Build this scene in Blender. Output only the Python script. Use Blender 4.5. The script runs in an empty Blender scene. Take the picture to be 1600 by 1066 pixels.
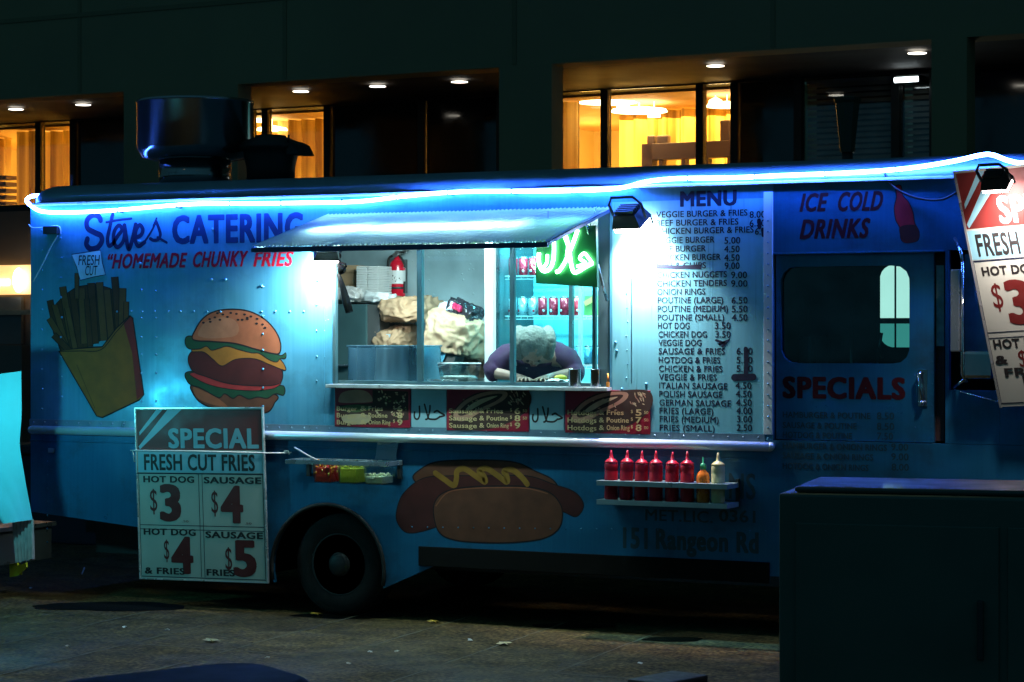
import bpy, bmesh, math, random
from mathutils import Vector, Matrix, noise
random.seed(7)
PI = math.pi
SC = bpy.context.scene
C = SC.collection
# ------------------------------------------------------------------ camera
CAMZ, FPX, HOR = 1.86, 3600.0, 518.0
CAM = Vector((6.33, -13.01, CAMZ))
FW = Vector((-.4375, .8992, 0)); RT = Vector((.8992, .4375, 0)); UP = Vector((0, 0, 1))
cd = bpy.data.cameras.new('camera'); cam = bpy.data.objects.new('camera', cd); C.objects.link(cam)
cam.matrix_world = Matrix(((RT.x, 0, -FW.x, CAM.x), (RT.y, 0, -FW.y, CAM.y), (0, 1, 0, CAM.z), (0, 0, 0, 1)))
cd.sensor_width = 36; cd.lens = FPX / 1600 * 36; cd.shift_y = -(533 - HOR) / 1600
cd.clip_end = 400
SC.camera = cam
# ------------------------------------------------------------------ night air: dim teal city glow, no sun
w = bpy.data.worlds.new('World'); SC.world = w; w.use_nodes = True
nt = w.node_tree; bg = nt.nodes['Background']
tc = nt.nodes.new('ShaderNodeTexCoord'); sx = nt.nodes.new('ShaderNodeSeparateXYZ'); nt.links.new(tc.outputs['Generated'], sx.inputs[0])
cr = nt.nodes.new('ShaderNodeValToRGB'); mr = nt.nodes.new('ShaderNodeMapRange')
mr.inputs[1].default_value = -1; mr.inputs[2].default_value = 1
nt.links.new(sx.outputs[1], mr.inputs[0]); nt.links.new(mr.outputs[0], cr.inputs[0])
cr.color_ramp.elements[0].color = (.020, .088, .135, 1)      # over the square in front of the truck
cr.color_ramp.elements[1].color = (.012, .03, .026, 1)      # behind the building
nt.links.new(cr.outputs[0], bg.inputs[0]); bg.inputs[1].default_value = .75
SC.view_settings.view_transform = 'Standard'; SC.view_settings.look = 'None'
SC.view_settings.exposure = 0; SC.view_settings.gamma = 1
cy = SC.cycles
cy.use_denoising = True; cy.max_bounces = 8; cy.sample_clamp_indirect = 4; cy.caustics_reflective = False; cy.caustics_refractive = False

# ------------------------------------------------------------------ projection helpers: measure in the photo, place in a real plane
def ray(u, v): return FW * FPX + RT * (u - 800) + UP * (HOR - v)
class Frame:
    def __init__(s, o, ex, ez):
        s.o = Vector(o); s.ex = Vector(ex).normalized(); s.ez = Vector(ez).normalized()
        s.n = s.ex.cross(s.ez).normalized()          # towards the viewer for ex right, ez up -> ex x ez = -Y
    def pt(s, a, b, off=0): return s.o + s.ex * a + s.ez * b + s.n * off
    def hit(s, u, v):
        d = ray(u, v); t = (s.o - CAM).dot(s.n) / d.dot(s.n); return CAM + d * t
    def px(s, u, v):
        p = s.hit(u, v) - s.o; M = Matrix(((s.ex.x, s.ez.x, s.n.x), (s.ex.y, s.ez.y, s.n.y), (s.ex.z, s.ez.z, s.n.z)))
        q = M.inverted() @ p; return q.x, q.y
def plane(y): return Frame((0, y, 0), (1, 0, 0), (0, 0, 1))
SIDE = plane(0)
def pw(u, v, y=0): return plane(y).hit(u, v)
def pz(u, v, z):
    d = ray(u, v); t = (z - CAM.z) / d.z; return CAM + d * t

# ------------------------------------------------------------------ materials
MATS = {}
def nodes(m):
    m.use_nodes = True; t = m.node_tree; return t, t.nodes['Principled BSDF']
def mat(name, col, rough=.5, metal=0, var=.15, scale=8, bump=0, emit=None, es=0, spec=.5, stretch=None, rvar=.1, coat=0, trans=0):
    if name in MATS: return MATS[name]
    m = bpy.data.materials.new(name); t, p = nodes(m); L = t.links.new
    tc = t.nodes.new('ShaderNodeTexCoord'); mp = t.nodes.new('ShaderNodeMapping')
    L(tc.outputs['Object'], mp.inputs[0])
    if stretch: mp.inputs['Scale'].default_value = stretch
    n = t.nodes.new('ShaderNodeTexNoise'); n.inputs['Scale'].default_value = scale; n.inputs['Detail'].default_value = 5
    L(mp.outputs[0], n.inputs[0])
    mx = t.nodes.new('ShaderNodeMix'); mx.data_type = 'RGBA'
    mx.inputs[6].default_value = tuple(c * (1 - var) for c in col) + (1,)
    mx.inputs[7].default_value = tuple(min(1, c * (1 + var)) for c in col) + (1,)
    L(n.outputs[0], mx.inputs[0]); L(mx.outputs[2], p.inputs['Base Color'])
    r = t.nodes.new('ShaderNodeMapRange'); r.inputs[1].default_value = .3; r.inputs[2].default_value = .7
    r.inputs[3].default_value = max(.02, rough - rvar); r.inputs[4].default_value = min(1, rough + rvar)
    L(n.outputs[0], r.inputs[0]); L(r.outputs[0], p.inputs['Roughness'])
    p.inputs['Metallic'].default_value = metal; p.inputs['Specular IOR Level'].default_value = spec
    p.inputs['Coat Weight'].default_value = coat; p.inputs['Transmission Weight'].default_value = trans
    if bump:
        b = t.nodes.new('ShaderNodeBump'); b.inputs['Strength'].default_value = bump; b.inputs['Distance'].default_value = .01
        L(n.outputs[0], b.inputs['Height']); L(b.outputs[0], p.inputs['Normal'])
    if emit: p.inputs['Emission Color'].default_value = emit + (1,); p.inputs['Emission Strength'].default_value = es
    MATS[name] = m; return m
def glass(name, tint=(.8, .95, 1), gl=.08, rough=.02):
    if name in MATS: return MATS[name]
    m = bpy.data.materials.new(name); m.use_nodes = True; t = m.node_tree; t.nodes.clear(); L = t.links.new
    o = t.nodes.new('ShaderNodeOutputMaterial'); a = t.nodes.new('ShaderNodeBsdfTransparent'); a.inputs[0].default_value = tint + (1,)
    g = t.nodes.new('ShaderNodeBsdfGlossy'); g.inputs['Roughness'].default_value = rough
    lw = t.nodes.new('ShaderNodeLayerWeight'); lw.inputs[0].default_value = .3
    tc = t.nodes.new('ShaderNodeTexCoord'); n = t.nodes.new('ShaderNodeTexNoise'); n.inputs['Scale'].default_value = 5; n.inputs['Detail'].default_value = 8
    L(tc.outputs['Object'], n.inputs[0])
    r = t.nodes.new('ShaderNodeMapRange'); r.inputs[1].default_value = .3; r.inputs[2].default_value = .8; r.inputs[3].default_value = gl * .6; r.inputs[4].default_value = gl * 1.6
    L(n.outputs[0], r.inputs[0])
    ad = t.nodes.new('ShaderNodeMath'); ad.operation = 'MULTIPLY_ADD'; ad.inputs[1].default_value = .5
    L(lw.outputs['Fresnel'], ad.inputs[0]); L(r.outputs[0], ad.inputs[2])
    mx = t.nodes.new('ShaderNodeMixShader'); L(ad.outputs[0], mx.inputs[0]); L(a.outputs[0], mx.inputs[1]); L(g.outputs[0], mx.inputs[2])
    L(mx.outputs[0], o.inputs[0]); MATS[name] = m; return m
def emitter(name, col, s):
    return mat(name, tuple(min(1, c) for c in col), .5, 0, .02, 3, emit=col, es=s)

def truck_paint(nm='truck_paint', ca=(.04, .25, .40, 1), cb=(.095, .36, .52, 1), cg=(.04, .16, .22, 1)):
    m = bpy.data.materials.new(nm); t, p = nodes(m); L = t.links.new; N = t.nodes.new
    tc = N('ShaderNodeTexCoord')
    mp = N('ShaderNodeMapping'); mp.inputs['Scale'].default_value = (22, 22, .5); L(tc.outputs['Object'], mp.inputs[0])
    st = N('ShaderNodeTexNoise'); st.inputs['Scale'].default_value = 2.2; st.inputs['Detail'].default_value = 6; L(mp.outputs[0], st.inputs[0])
    ds = N('ShaderNodeTexNoise'); ds.inputs['Scale'].default_value = 3.1; ds.inputs['Detail'].default_value = 9; ds.inputs['Roughness'].default_value = .65; L(tc.outputs['Object'], ds.inputs[0])
    a = N('ShaderNodeMix'); a.data_type = 'RGBA'; a.inputs[6].default_value = ca; a.inputs[7].default_value = cb; L(st.outputs[0], a.inputs[0])
    b = N('ShaderNodeMix'); b.data_type = 'RGBA'; b.inputs[7].default_value = cg; L(a.outputs[2], b.inputs[6])
    r = N('ShaderNodeMapRange'); r.inputs[1].default_value = .5; r.inputs[2].default_value = .74; r.inputs[4].default_value = .8; L(ds.outputs[0], r.inputs[0]); L(r.outputs[0], b.inputs[0])
    L(b.outputs[2], p.inputs['Base Color'])
    q = N('ShaderNodeMapRange'); q.inputs[1].default_value = .3; q.inputs[2].default_value = .7; q.inputs[3].default_value = .26; q.inputs[4].default_value = .46; L(ds.outputs[0], q.inputs[0]); L(q.outputs[0], p.inputs['Roughness'])
    p.inputs['Metallic'].default_value = .3
    dn = N('ShaderNodeTexNoise'); dn.inputs['Scale'].default_value = 2.0; dn.inputs['Detail'].default_value = 1.5; L(tc.outputs['Object'], dn.inputs[0])
    bu = N('ShaderNodeBump'); bu.inputs['Strength'].default_value = .6; bu.inputs['Distance'].default_value = .05; L(dn.outputs[0], bu.inputs['Height'])
    b2 = N('ShaderNodeBump'); b2.inputs['Strength'].default_value = .12; b2.inputs['Distance'].default_value = .004; L(st.outputs[0], b2.inputs['Height']); L(bu.outputs[0], b2.inputs['Normal'])
    L(b2.outputs[0], p.inputs['Normal']); MATS[nm] = m; return m
TP = truck_paint()
TP2 = truck_paint('truck_paint_deep_dim', (.010, .13, .27, 1), (.018, .19, .36, 1), (.016, .06, .10, 1))  # deeper blue of the cab; the lower body's dimness is put into it
STEEL = mat('stainless_steel', (.5, .58, .6), .28, .9, .2, 6, .05, stretch=(1, 1, .2))
ALU = mat('brushed_aluminium', (.62, .68, .7), .36, .75, .2, 9, .04, stretch=(6, 1, 1))
DARK = mat('dark_metal', (.035, .04, .04), .45, .3, .3, 12)
BLACK = mat('black_rubber', (.02, .022, .02), .6, 0, .3, 20, .1)
WHITE = mat('white_paint', (.75, .78, .78), .45, 0, .1, 7)
FRAMEM = mat('window_frame_metal', (.07, .15, .17), .4, .6, .2, 9)
DBLUE = mat('dark_blue_lettering', (.006, .012, .05), .75, 0, .25, 30, spec=.15)
NAVY = mat('navy_lettering', (.008, .016, .04), .7, 0, .3, 40, spec=.2)
REDL = mat('red_lettering', (.36, .005, .022), .75, 0, .25, 30, spec=.15)
BLK = mat('black_lettering', (.012, .012, .012), .6, 0, .3, 40)

# ------------------------------------------------------------------ mesh builder
class B:
    def __init__(s): s.bm = bmesh.new(); s.mi = 0
    def face(s, pts):
        vs = [s.bm.verts.new(p) for p in pts]; f = s.bm.faces.new(vs); f.material_index = s.mi; return f
    def box(s, lo, hi, bev=0, rot=None, piv=None):
        lo = Vector(lo); hi = Vector(hi); a = Vector([min(x, y) for x, y in zip(lo, hi)]); b = Vector([max(x, y) for x, y in zip(lo, hi)])
        g = bmesh.ops.create_cube(s.bm, size=1, matrix=Matrix.Translation((a + b) / 2) @ Matrix.Diagonal((*(b - a), 1)))
        vs = g['verts']
        if bev:
            es = list({e for v in vs for e in v.link_edges})
            r = bmesh.ops.bevel(s.bm, geom=es, offset=bev, segments=2, affect='EDGES', profile=.6); vs = r['verts']
            vs = list({v for f in r['faces'] for v in f.verts} | {v for v in g['verts'] if v.is_valid})
        if rot is not None:
            bmesh.ops.rotate(s.bm, verts=vs, cent=piv if piv else (a + b) / 2, matrix=rot)
        for f in {f for v in vs for f in v.link_faces}: f.material_index = s.mi
        return vs
    def cyl(s, p0, p1, r0, r1=None, seg=20, caps=True):
        r1 = r0 if r1 is None else r1
        p0 = Vector(p0); p1 = Vector(p1); d = (p1 - p0)
        z = d.normalized(); x = z.orthogonal().normalized(); y = z.cross(x)
        A = [s.bm.verts.new(p0 + (x * math.cos(i * 2 * PI / seg) + y * math.sin(i * 2 * PI / seg)) * r0) for i in range(seg)]
        Bv = [s.bm.verts.new(p1 + (x * math.cos(i * 2 * PI / seg) + y * math.sin(i * 2 * PI / seg)) * r1) for i in range(seg)]
        for i in range(seg):
            f = s.bm.faces.new((A[i], A[(i + 1) % seg], Bv[(i + 1) % seg], Bv[i])); f.smooth = True; f.material_index = s.mi
        if caps:
            for l in (A[::-1], Bv): f = s.bm.faces.new(l); f.material_index = s.mi
    def lathe(s, prof, o, seg=28, ax=None, smooth=True):
        o = Vector(o); ax = ax or Matrix.Identity(3); rings = []
        for r, z in prof:
            rings.append([s.bm.verts.new(o + ax @ Vector((r * math.cos(i * 2 * PI / seg), r * math.sin(i * 2 * PI / seg), z))) for i in range(seg)])
        for a, b in zip(rings, rings[1:]):
            for i in range(seg):
                f = s.bm.faces.new((a[i], a[(i + 1) % seg], b[(i + 1) % seg], b[i])); f.smooth = smooth; f.material_index = s.mi
        for l in (rings[0][::-1], rings[-1]):
            f = s.bm.faces.new(l); f.material_index = s.mi
    def tube(s, pts, r, seg=8, rad=None):
        pts = [Vector(p) for p in pts]; n = len(pts); rings = []; px = None
        for i, p in enumerate(pts):
            d = (pts[min(i + 1, n - 1)] - pts[max(i - 1, 0)]).normalized()
            x = (px - d * px.dot(d)).normalized() if px is not None and (px - d * px.dot(d)).length > 1e-6 else d.orthogonal().normalized()
            px = x; y = d.cross(x); rr = rad[i] if rad else r
            rings.append([s.bm.verts.new(p + (x * math.cos(k * 2 * PI / seg) + y * math.sin(k * 2 * PI / seg)) * rr) for k in range(seg)])
        for a, b in zip(rings, rings[1:]):
            for k in range(seg):
                f = s.bm.faces.new((a[k], a[(k + 1) % seg], b[(k + 1) % seg], b[k])); f.smooth = True; f.material_index = s.mi
        for l in (rings[0][::-1], rings[-1]): f = s.bm.faces.new(l); f.material_index = s.mi
    def prism(s, pts, d):                      # polygon extruded along d
        d = Vector(d); a = [s.bm.verts.new(Vector(p)) for p in pts]; b = [s.bm.verts.new(Vector(p) + d) for p in pts]; n = len(a)
        f1 = s.bm.faces.new(a); f2 = s.bm.faces.new(b[::-1]); f1.material_index = f2.material_index = s.mi
        for i in range(n):
            f = s.bm.faces.new((a[(i + 1) % n], a[i], b[i], b[(i + 1) % n])); f.material_index = s.mi
    def ball(s, c, r, sc=(1, 1, 1), sub=2, rot=None):
        g = bmesh.ops.create_icosphere(s.bm, subdivisions=sub, radius=r, matrix=Matrix.Translation(c) @ (rot.to_4x4() if rot is not None else Matrix.Identity(4)) @ Matrix.Diagonal((*sc, 1)))
        for f in {f for v in g['verts'] for f in v.link_faces}: f.smooth = True; f.material_index = s.mi
        return g['verts']
    def add_mesh(s, verts, faces):
        vs = [s.bm.verts.new(v) for v in verts]
        for f in faces:
            if len(set(f)) > 2:
                try: q = s.bm.faces.new([vs[i] for i in f]); q.material_index = s.mi
                except ValueError: pass
    def build(s, name, mats, parent=None, fix=True):
        if fix: bmesh.ops.recalc_face_normals(s.bm, faces=s.bm.faces)
        me = bpy.data.meshes.new(name); s.bm.to_mesh(me); s.bm.free()
        for m in (mats if isinstance(mats, (list, tuple)) else [mats]): me.materials.append(m)
        o = bpy.data.objects.new(name, me); C.objects.link(o)
        if parent is not None: o.parent = parent; o.matrix_parent_inverse = WORLDM(parent).inverted()
        return o
def WORLDM(o):
    m = o.matrix_basis.copy()
    if o.parent: m = WORLDM(o.parent) @ o.matrix_parent_inverse @ m
    return m
def tag(o, label, cat, group=None):
    o['label'] = label; o['category'] = cat
    if group: o['group'] = group
    return o
def struct(o): o['kind'] = 'structure'; return o
def thing(name, loc, label, cat, group=None, rz=0):
    o = bpy.data.objects.new(name, None); o.empty_display_size = .1; C.objects.link(o)
    o.location = loc; o.rotation_euler = (0, 0, rz); return tag(o, label, cat, group)
def recenter(o):                                     # move a lone mesh's origin to its base
    me = o.data; xs = [v.co for v in me.vertices]
    c = Vector(((min(v.x for v in xs) + max(v.x for v in xs)) / 2, (min(v.y for v in xs) + max(v.y for v in xs)) / 2, min(v.z for v in xs)))
    me.transform(Matrix.Translation(-c)); o.location = c; return o
def dup(root, delta, label=None):
    r = root.copy(); C.objects.link(r); r.location = root.location + Vector(delta)
    if label: r['label'] = label
    for ch in list(root.children):
        c = ch.copy(); C.objects.link(c); c.parent = r; c.matrix_parent_inverse = ch.matrix_parent_inverse.copy()
        for g in list(ch.children):
            d = g.copy(); C.objects.link(d); d.parent = c; d.matrix_parent_inverse = g.matrix_parent_inverse.copy()
    return r

# ------------------------------------------------------------------ lettering
_T = {}
def text_geo(s, bold):
    k = (s, bold)
    if k in _T: return _T[k]
    c = bpy.data.curves.new('t', 'FONT'); c.body = s; c.size = 1; c.space_character = 1 + 1.7 * bold; c.resolution_u = 3; c.fill_mode = 'FRONT'
    o = bpy.data.objects.new('t', c); C.objects.link(o)
    dg = bpy.context.evaluated_depsgraph_get(); me = o.evaluated_get(dg).to_mesh()
    v = [p.co.copy() for p in me.vertices]; f = [tuple(p.vertices) for p in me.polygons]
    o.evaluated_get(dg).to_mesh_clear(); bpy.data.objects.remove(o); bpy.data.curves.remove(c)
    _T[k] = (v, f); return _T[k]
CAPH = {}
BOLD = ((0, 0), (-1, -.7), (1, .7), (1, -.7), (-1, .7), (-.5, 1), (.5, -1), (.5, 1), (-.5, -1), (0, 1), (0, -1))
def caph(b):
    if b not in CAPH: CAPH[b] = max(v.y for v in text_geo('H', b)[0])
    return CAPH[b]
def text_ab(bb, fr, s, a0, a1, b0, h, bold=.02, shear=0, off=.0004, slope=0):
    v, f = text_geo(s, bold)
    x0 = min(p.x for p in v); x1 = max(p.x for p in v); H = caph(0); k = (a1 - a0 - shear * h) / (x1 - x0 + 1.6 * bold); e = bold * k * .8; ey = bold * h / H * .5
    for i, (sx, sy) in enumerate(BOLD if bold > .004 else BOLD[:1]):   # heavier weight: the glyph laid a few times, each coat thinner than paint
        bb.add_mesh([fr.pt(a0 + e + sx * e + (p.x - x0) * k + shear * h * p.y / H, b0 + ey * (1 + sy) + p.y / H * (h - ey * 2) + slope * (p.x - x0) * k, off + .00006 * i) for p in v], f)
def text_px(bb, fr, s, u0, u1, vb, vt, bold=.02, shear=0, off=.0004):
    a0, b0 = fr.px(u0, vb); a1, _ = fr.px(u1, vb); _, b1 = fr.px(u0, vt)
    text_ab(bb, fr, s, a0, a1, b0, b1 - b0, bold, shear, off)
def catmull(pts, n=8, closed=False):
    P = [Vector(p) for p in pts]; out = []; m = len(P)
    rng = range(m) if closed else range(m - 1)
    for i in rng:
        p0 = P[(i - 1) % m] if closed or i > 0 else P[0]; p1 = P[i]; p2 = P[(i + 1) % m]; p3 = P[(i + 2) % m] if closed or i + 2 < m else P[-1]
        for k in range(n):
            t = k / n
            out.append(.5 * ((2 * p1) + (p2 - p0) * t + (2 * p0 - 5 * p1 + 4 * p2 - p3) * t * t + (3 * p1 - p0 - 3 * p2 + p3) * t ** 3))
    if not closed: out.append(P[-1])
    return out
def ribbon(bb, fr, pxpts, wpx, off, smooth=True, closed=False):     # a painted stroke of given width (photo pixels)
    ab = [Vector(fr.px(*p)) for p in pxpts]
    a = Vector(fr.px(700, 500)); b = Vector(fr.px(710, 500)); hw = wpx * (b - a).length / 20
    if smooth and len(ab) > 2: ab = catmull(ab, 6, closed)
    n = len(ab); L = []; R = []
    for i, p in enumerate(ab):
        q = ab[(i + 1) % n] if closed or i + 1 < n else p; r = ab[i - 1] if closed or i > 0 else p
        d = (q - r); d = d.normalized() if d.length > 1e-9 else Vector((1, 0)); nn = Vector((-d.y, d.x)) * hw
        L.append(bb.bm.verts.new(fr.pt(*(p + nn), off))); R.append(bb.bm.verts.new(fr.pt(*(p - nn), off)))
    for i in range(n if closed else n - 1):
        j = (i + 1) % n
        f = bb.bm.faces.new((L[i], L[j], R[j], R[i])); f.material_index = bb.mi
    if not closed:
        for c in (ab[0], ab[-1]):
            vs = [bb.bm.verts.new(fr.pt(c.x + hw * math.cos(k * PI / 5), c.y + hw * math.sin(k * PI / 5), off + .0004)) for k in range(10)]
            f = bb.bm.faces.new(vs); f.material_index = bb.mi
def blob(bb, fr, pxpts, off, smooth=True):
    ab = [Vector(fr.px(*p)) for p in pxpts]
    if smooth: ab = catmull(ab, 6, True)
    f = bb.bm.faces.new([bb.bm.verts.new(fr.pt(*p, off)) for p in ab]); f.material_index = bb.mi
def ell(cu, cv, ru, rv, n=16, rot=0):
    return [(cu + ru * math.cos(t) * math.cos(rot) - rv * math.sin(t) * math.sin(rot), cv + ru * math.cos(t) * math.sin(rot) + rv * math.sin(t) * math.cos(rot)) for t in [i * 2 * PI / n for i in range(n)]]
def lamp(kind, name, loc, energy, col, size=.1, size_y=None, aim=None, spot=None, blend=.2, parent=None, spread=None):
    l = bpy.data.lights.new(name, kind); l.energy = energy; l.color = col
    if kind == 'AREA':
        l.size = size
        if spread: l.spread = spread
        if size_y: l.shape = 'RECTANGLE'; l.size_y = size_y
    elif kind != 'SUN': l.shadow_soft_size = size
    if kind == 'SPOT': l.spot_size = spot; l.spot_blend = blend
    o = bpy.data.objects.new(name, l); C.objects.link(o); o.location = loc
    if aim is not None: o.rotation_euler = (Vector(aim) - Vector(loc)).to_track_quat('-Z', 'Y').to_euler()
    if parent is not None: o.parent = parent; o.matrix_parent_inverse = WORLDM(parent).inverted()
    return o
# ================================================================== ground
XL, XM, XD, XF = pw(48, 500).x, pw(1208, 500).x, pw(1480, 500).x, pw(1480, 500).x + .85
def paving():
    m = bpy.data.materials.new('wet_paving'); t, p = nodes(m); L = t.links.new; N = t.nodes.new
    tc = N('ShaderNodeTexCoord')
    big = N('ShaderNodeTexNoise'); big.inputs['Scale'].default_value = .9; big.inputs['Detail'].default_value = 4; L(tc.outputs['Object'], big.inputs[0])
    mid = N('ShaderNodeTexNoise'); mid.inputs['Scale'].default_value = 5; mid.inputs['Detail'].default_value = 8; mid.inputs['Roughness'].default_value = .7; L(tc.outputs['Object'], mid.inputs[0])
    fin = N('ShaderNodeTexNoise'); fin.inputs['Scale'].default_value = 36; fin.inputs['Detail'].default_value = 3; L(tc.outputs['Object'], fin.inputs[0])
    c = N('ShaderNodeValToRGB'); e = c.color_ramp.elements
    e[0].position = .3; e[0].color = (.014, .011, .005, 1); e[1].position = .70; e[1].color = (.12, .082, .032, 1); L(mid.outputs[0], c.inputs[0])
    mx = N('ShaderNodeMix'); mx.data_type = 'RGBA'; mx.blend_type = 'MULTIPLY'; mx.inputs[0].default_value = .85
    fr = N('ShaderNodeValToRGB'); fr.color_ramp.elements[0].position = .38; fr.color_ramp.elements[0].color = (.25, .25, .25, 1); fr.color_ramp.elements[1].position = .68
    fr.color_ramp.elements[1].color = (2.6, 2.6, 2.4, 1); L(fin.outputs[0], fr.inputs[0]); L(c.outputs[0], mx.inputs[6]); L(fr.outputs[0], mx.inputs[7])
    L(mx.outputs[2], p.inputs['Base Color'])
    r = N('ShaderNodeMapRange'); r.inputs[1].default_value = .4; r.inputs[2].default_value = .62; r.inputs[3].default_value = .5; r.inputs[4].default_value = .95; L(big.outputs[0], r.inputs[0]); L(r.outputs[0], p.inputs['Roughness']); p.inputs['Specular IOR Level'].default_value = .18
    bu = N('ShaderNodeBump'); bu.inputs['Strength'].default_value = .9; bu.inputs['Distance'].default_value = .006; L(fin.outputs[0], bu.inputs['Height'])
    b2 = N('ShaderNodeBump'); b2.inputs['Strength'].default_value = .5; b2.inputs['Distance'].default_value = .02; L(mid.outputs[0], b2.inputs['Height']); L(bu.outputs[0], b2.inputs['Normal'])
    L(b2.outputs[0], p.inputs['Normal']); return m
b = B(); b.face([(-120, -120, 0), (120, -120, 0), (120, 120, 0), (-120, 120, 0)])
struct(b.build('ground', paving()))
JOINT = mat('joint_mortar', (.12, .105, .06), .8, 0, .5, 14, .3)
b = B()                                          # paving joints laid as raised mortar lines
def gline(p, q, wd=.022, jit=.012):
    p = Vector(p); q = Vector(q); n = max(2, int((q - p).length / .12)); d = (q - p).normalized(); nn = Vector((-d.y, d.x, 0)); pr = None
    for i in range(n + 1):
        c = p.lerp(q, i / n) + nn * random.uniform(-jit, jit) * .5; ww = wd * random.uniform(.3, 1)
        cur = (b.bm.verts.new(c + nn * ww / 2 + Vector((0, 0, .004))), b.bm.verts.new(c - nn * ww / 2 + Vector((0, 0, .004))))
        if pr: b.bm.faces.new((pr[0], pr[1], cur[1], cur[0]))
        pr = cur
j1 = [((20, 1050), (425, 952)), ((440, 1066), (660, 975)), ((610, 1066), (830, 995))]
dirv = (pz(425, 952, 0) - pz(20, 1050, 0)); dirv.z = 0; dirv.normalize()
for k in range(-3, 5):
    o = pz(120, 1026, 0).lerp(pz(560, 1016, 0), k * .5 + .0); o.z = 0
    gline(o - dirv * 3.2, o + dirv * 2.4)
d2 = Vector((1, .01, 0))
for y in (-1.75, -6.2, -10.5): gline(Vector((-14, y, 0)), Vector((16, y + .2, 0)), .018)
struct(b.build('paving_joints', JOINT))
# puddles lying on the paving
WATER = mat('puddle_water', (.01, .012, .01), .05, 0, .2, 4, .02, spec=.9)
b = B()
for (u, v, ru, rv, sd) in ((170, 948, 130, 7, 1), (1052, 999, 52, 3.5, 2), (900, 977, 60, 5, 4), (540, 962, 90, 4, 6)):
    c = pz(u, v, 0); pts = []
    for i in range(26):
        t = i * 2 * PI / 26; k = 1 + .35 * noise.noise(Vector((math.cos(t) * 1.4, math.sin(t) * 1.4, sd * 3.1)))
        q = pz(u + ru * k * math.cos(t), v + rv * k * math.sin(t), .003); pts.append(q)
    b.face(pts)
struct(b.build('puddle', WATER))

# ================================================================== food truck
truck = thing('food_truck', ((XL + XF) / 2, 1.05, 0), 'light blue street food truck with open serving hatch and painted menu on its riveted side', 'food truck')
def dome(bb, x, z, y=0, r=.009, h=.006, n=7):
    t = bb.bm.verts.new((x, y - h, z)); ring = [bb.bm.verts.new((x + r * math.cos(i * 2 * PI / n), y + .001, z + r * math.sin(i * 2 * PI / n))) for i in range(n)]
    mid = [bb.bm.verts.new((x + .7 * r * math.cos(i * 2 * PI / n), y - h * .75, z + .7 * r * math.sin(i * 2 * PI / n))) for i in range(n)]
    for i in range(n):
        for q in ((ring[i], ring[(i + 1) % n], mid[(i + 1) % n], mid[i]), (mid[i], mid[(i + 1) % n], t)):
            f = bb.bm.faces.new(q); f.smooth = True; f.material_index = bb.mi
ZS = pw(700, 602).z; ZH = pw(700, 331).z; XA, XB = pw(519, 500).x, pw(953, 500).x
ZR = 1.215; ZT = 2.75; TH = .04
b = B()
b.box((XL, 0, ZR), (XA, TH, ZT)); b.box((XB, 0, ZR), (XM, TH, ZT)); b.box((XA, 0, ZR), (XB, TH, ZS - .02)); b.box((XA, 0, ZH), (XB, TH, ZT))
# riveted edges and battens
for (u, vs) in ((66, range(360, 650, 31)), (96, range(372, 650, 31))):
    for v in vs: p = pw(u + random.uniform(-1, 1), v); dome(b, p.x, p.z)
for u in (183, 205, 222, 242, 263, 282, 303, 324, 345, 409, 430, 453, 475): p = pw(u, 487); dome(b, p.x, p.z)
for v in (455, 497, 527, 554, 583, 627):
    for u in (221, 244): p = pw(u, v); dome(b, p.x, p.z)
for v in (448, 494, 522, 547, 577, 606, 635): p = pw(411, v); dome(b, p.x, p.z)
for v in (476, 517, 557, 595): p = pw(495, v); dome(b, p.x, p.z, r=.007)
for u, v in ((331, 437), (353, 437), (409, 447), (221, 453), (500, 398), (497, 438), (218, 377), (220, 412), (332, 358), (962, 535), (964, 548), (972, 608), (1010, 600)): p = pw(u, v); dome(b, p.x, p.z, r=.011, h=.012)
for v in range(437, 600, 22): p = pw(979 + (v % 3), v); dome(b, p.x, p.z, r=.007)
for k in range(34): p = pw(980 + random.uniform(-6, 8) if k % 2 else random.uniform(505, 515), random.uniform(400, 660)); dome(b, p.x, p.z, r=.004, h=.002)
for v in range(345, 690, 17): p = pw(1201, v); dome(b, p.x, p.z, -.013, .006, .004)
# thin lapped sheet edges
for u, v0, v1 in ((506, 340, 660), (987, 432, 600)):
    p = pw(u, v0); q = pw(u, v1); b.box((p.x - .004, -.003, q.z), (p.x + .004, .01, p.z))
b.build('side_panel', TP, truck)
b = B(); x = pw(1201, 500).x; b.box((x - .028, -.013, ZR + .03), (x + .028, .02, pw(1201, 300).z), .003)
b.build('corner_trim', mat('trim_white', (.6, .78, .82), .4, .2, .15, 9), truck)
# lower body with the wheel arch cut out
def zz(u, v): return pw(u, v).z
ac = pw(512, 890); AR = .425
pts = [(XL, 0, zz(60, 800)), (XL, 0, ZR - .002)]
pts += [(XF, 0, ZR - .002), (XF, 0, .40), (pw(700, 875).x, 0, zz(700, 875))]
for k in range(0, 25):
    t = -.25 + k * (PI + .5) / 24
    zc = ac.z + AR * math.sin(t)
    pts.append((ac.x + AR * math.cos(t), 0, zc))
pts = [q for q in pts]
pts.append((pw(400, 850).x - .02, 0, zz(400, 850)))
b = B(); b.prism(pts, (0, TH, 0))
for u in range(620, 1200, 24): p = pw(u, 823 + (u - 600) * .012); dome(b, p.x, p.z, r=.006, h=.004)
for v in range(700, 860, 21): p = pw(74, v); dome(b, p.x, p.z, r=.007)
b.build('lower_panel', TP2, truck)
b = B(); b.box((pw(655, 880).x, -.012, .36), (XM - .02, -.001, .485), .003); b.build('shade_strip', mat('shade_strip_black', (.008, .009, .008), .9, spec=.1), truck)  # black strip standing in for the shade along the lower body edge
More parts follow.
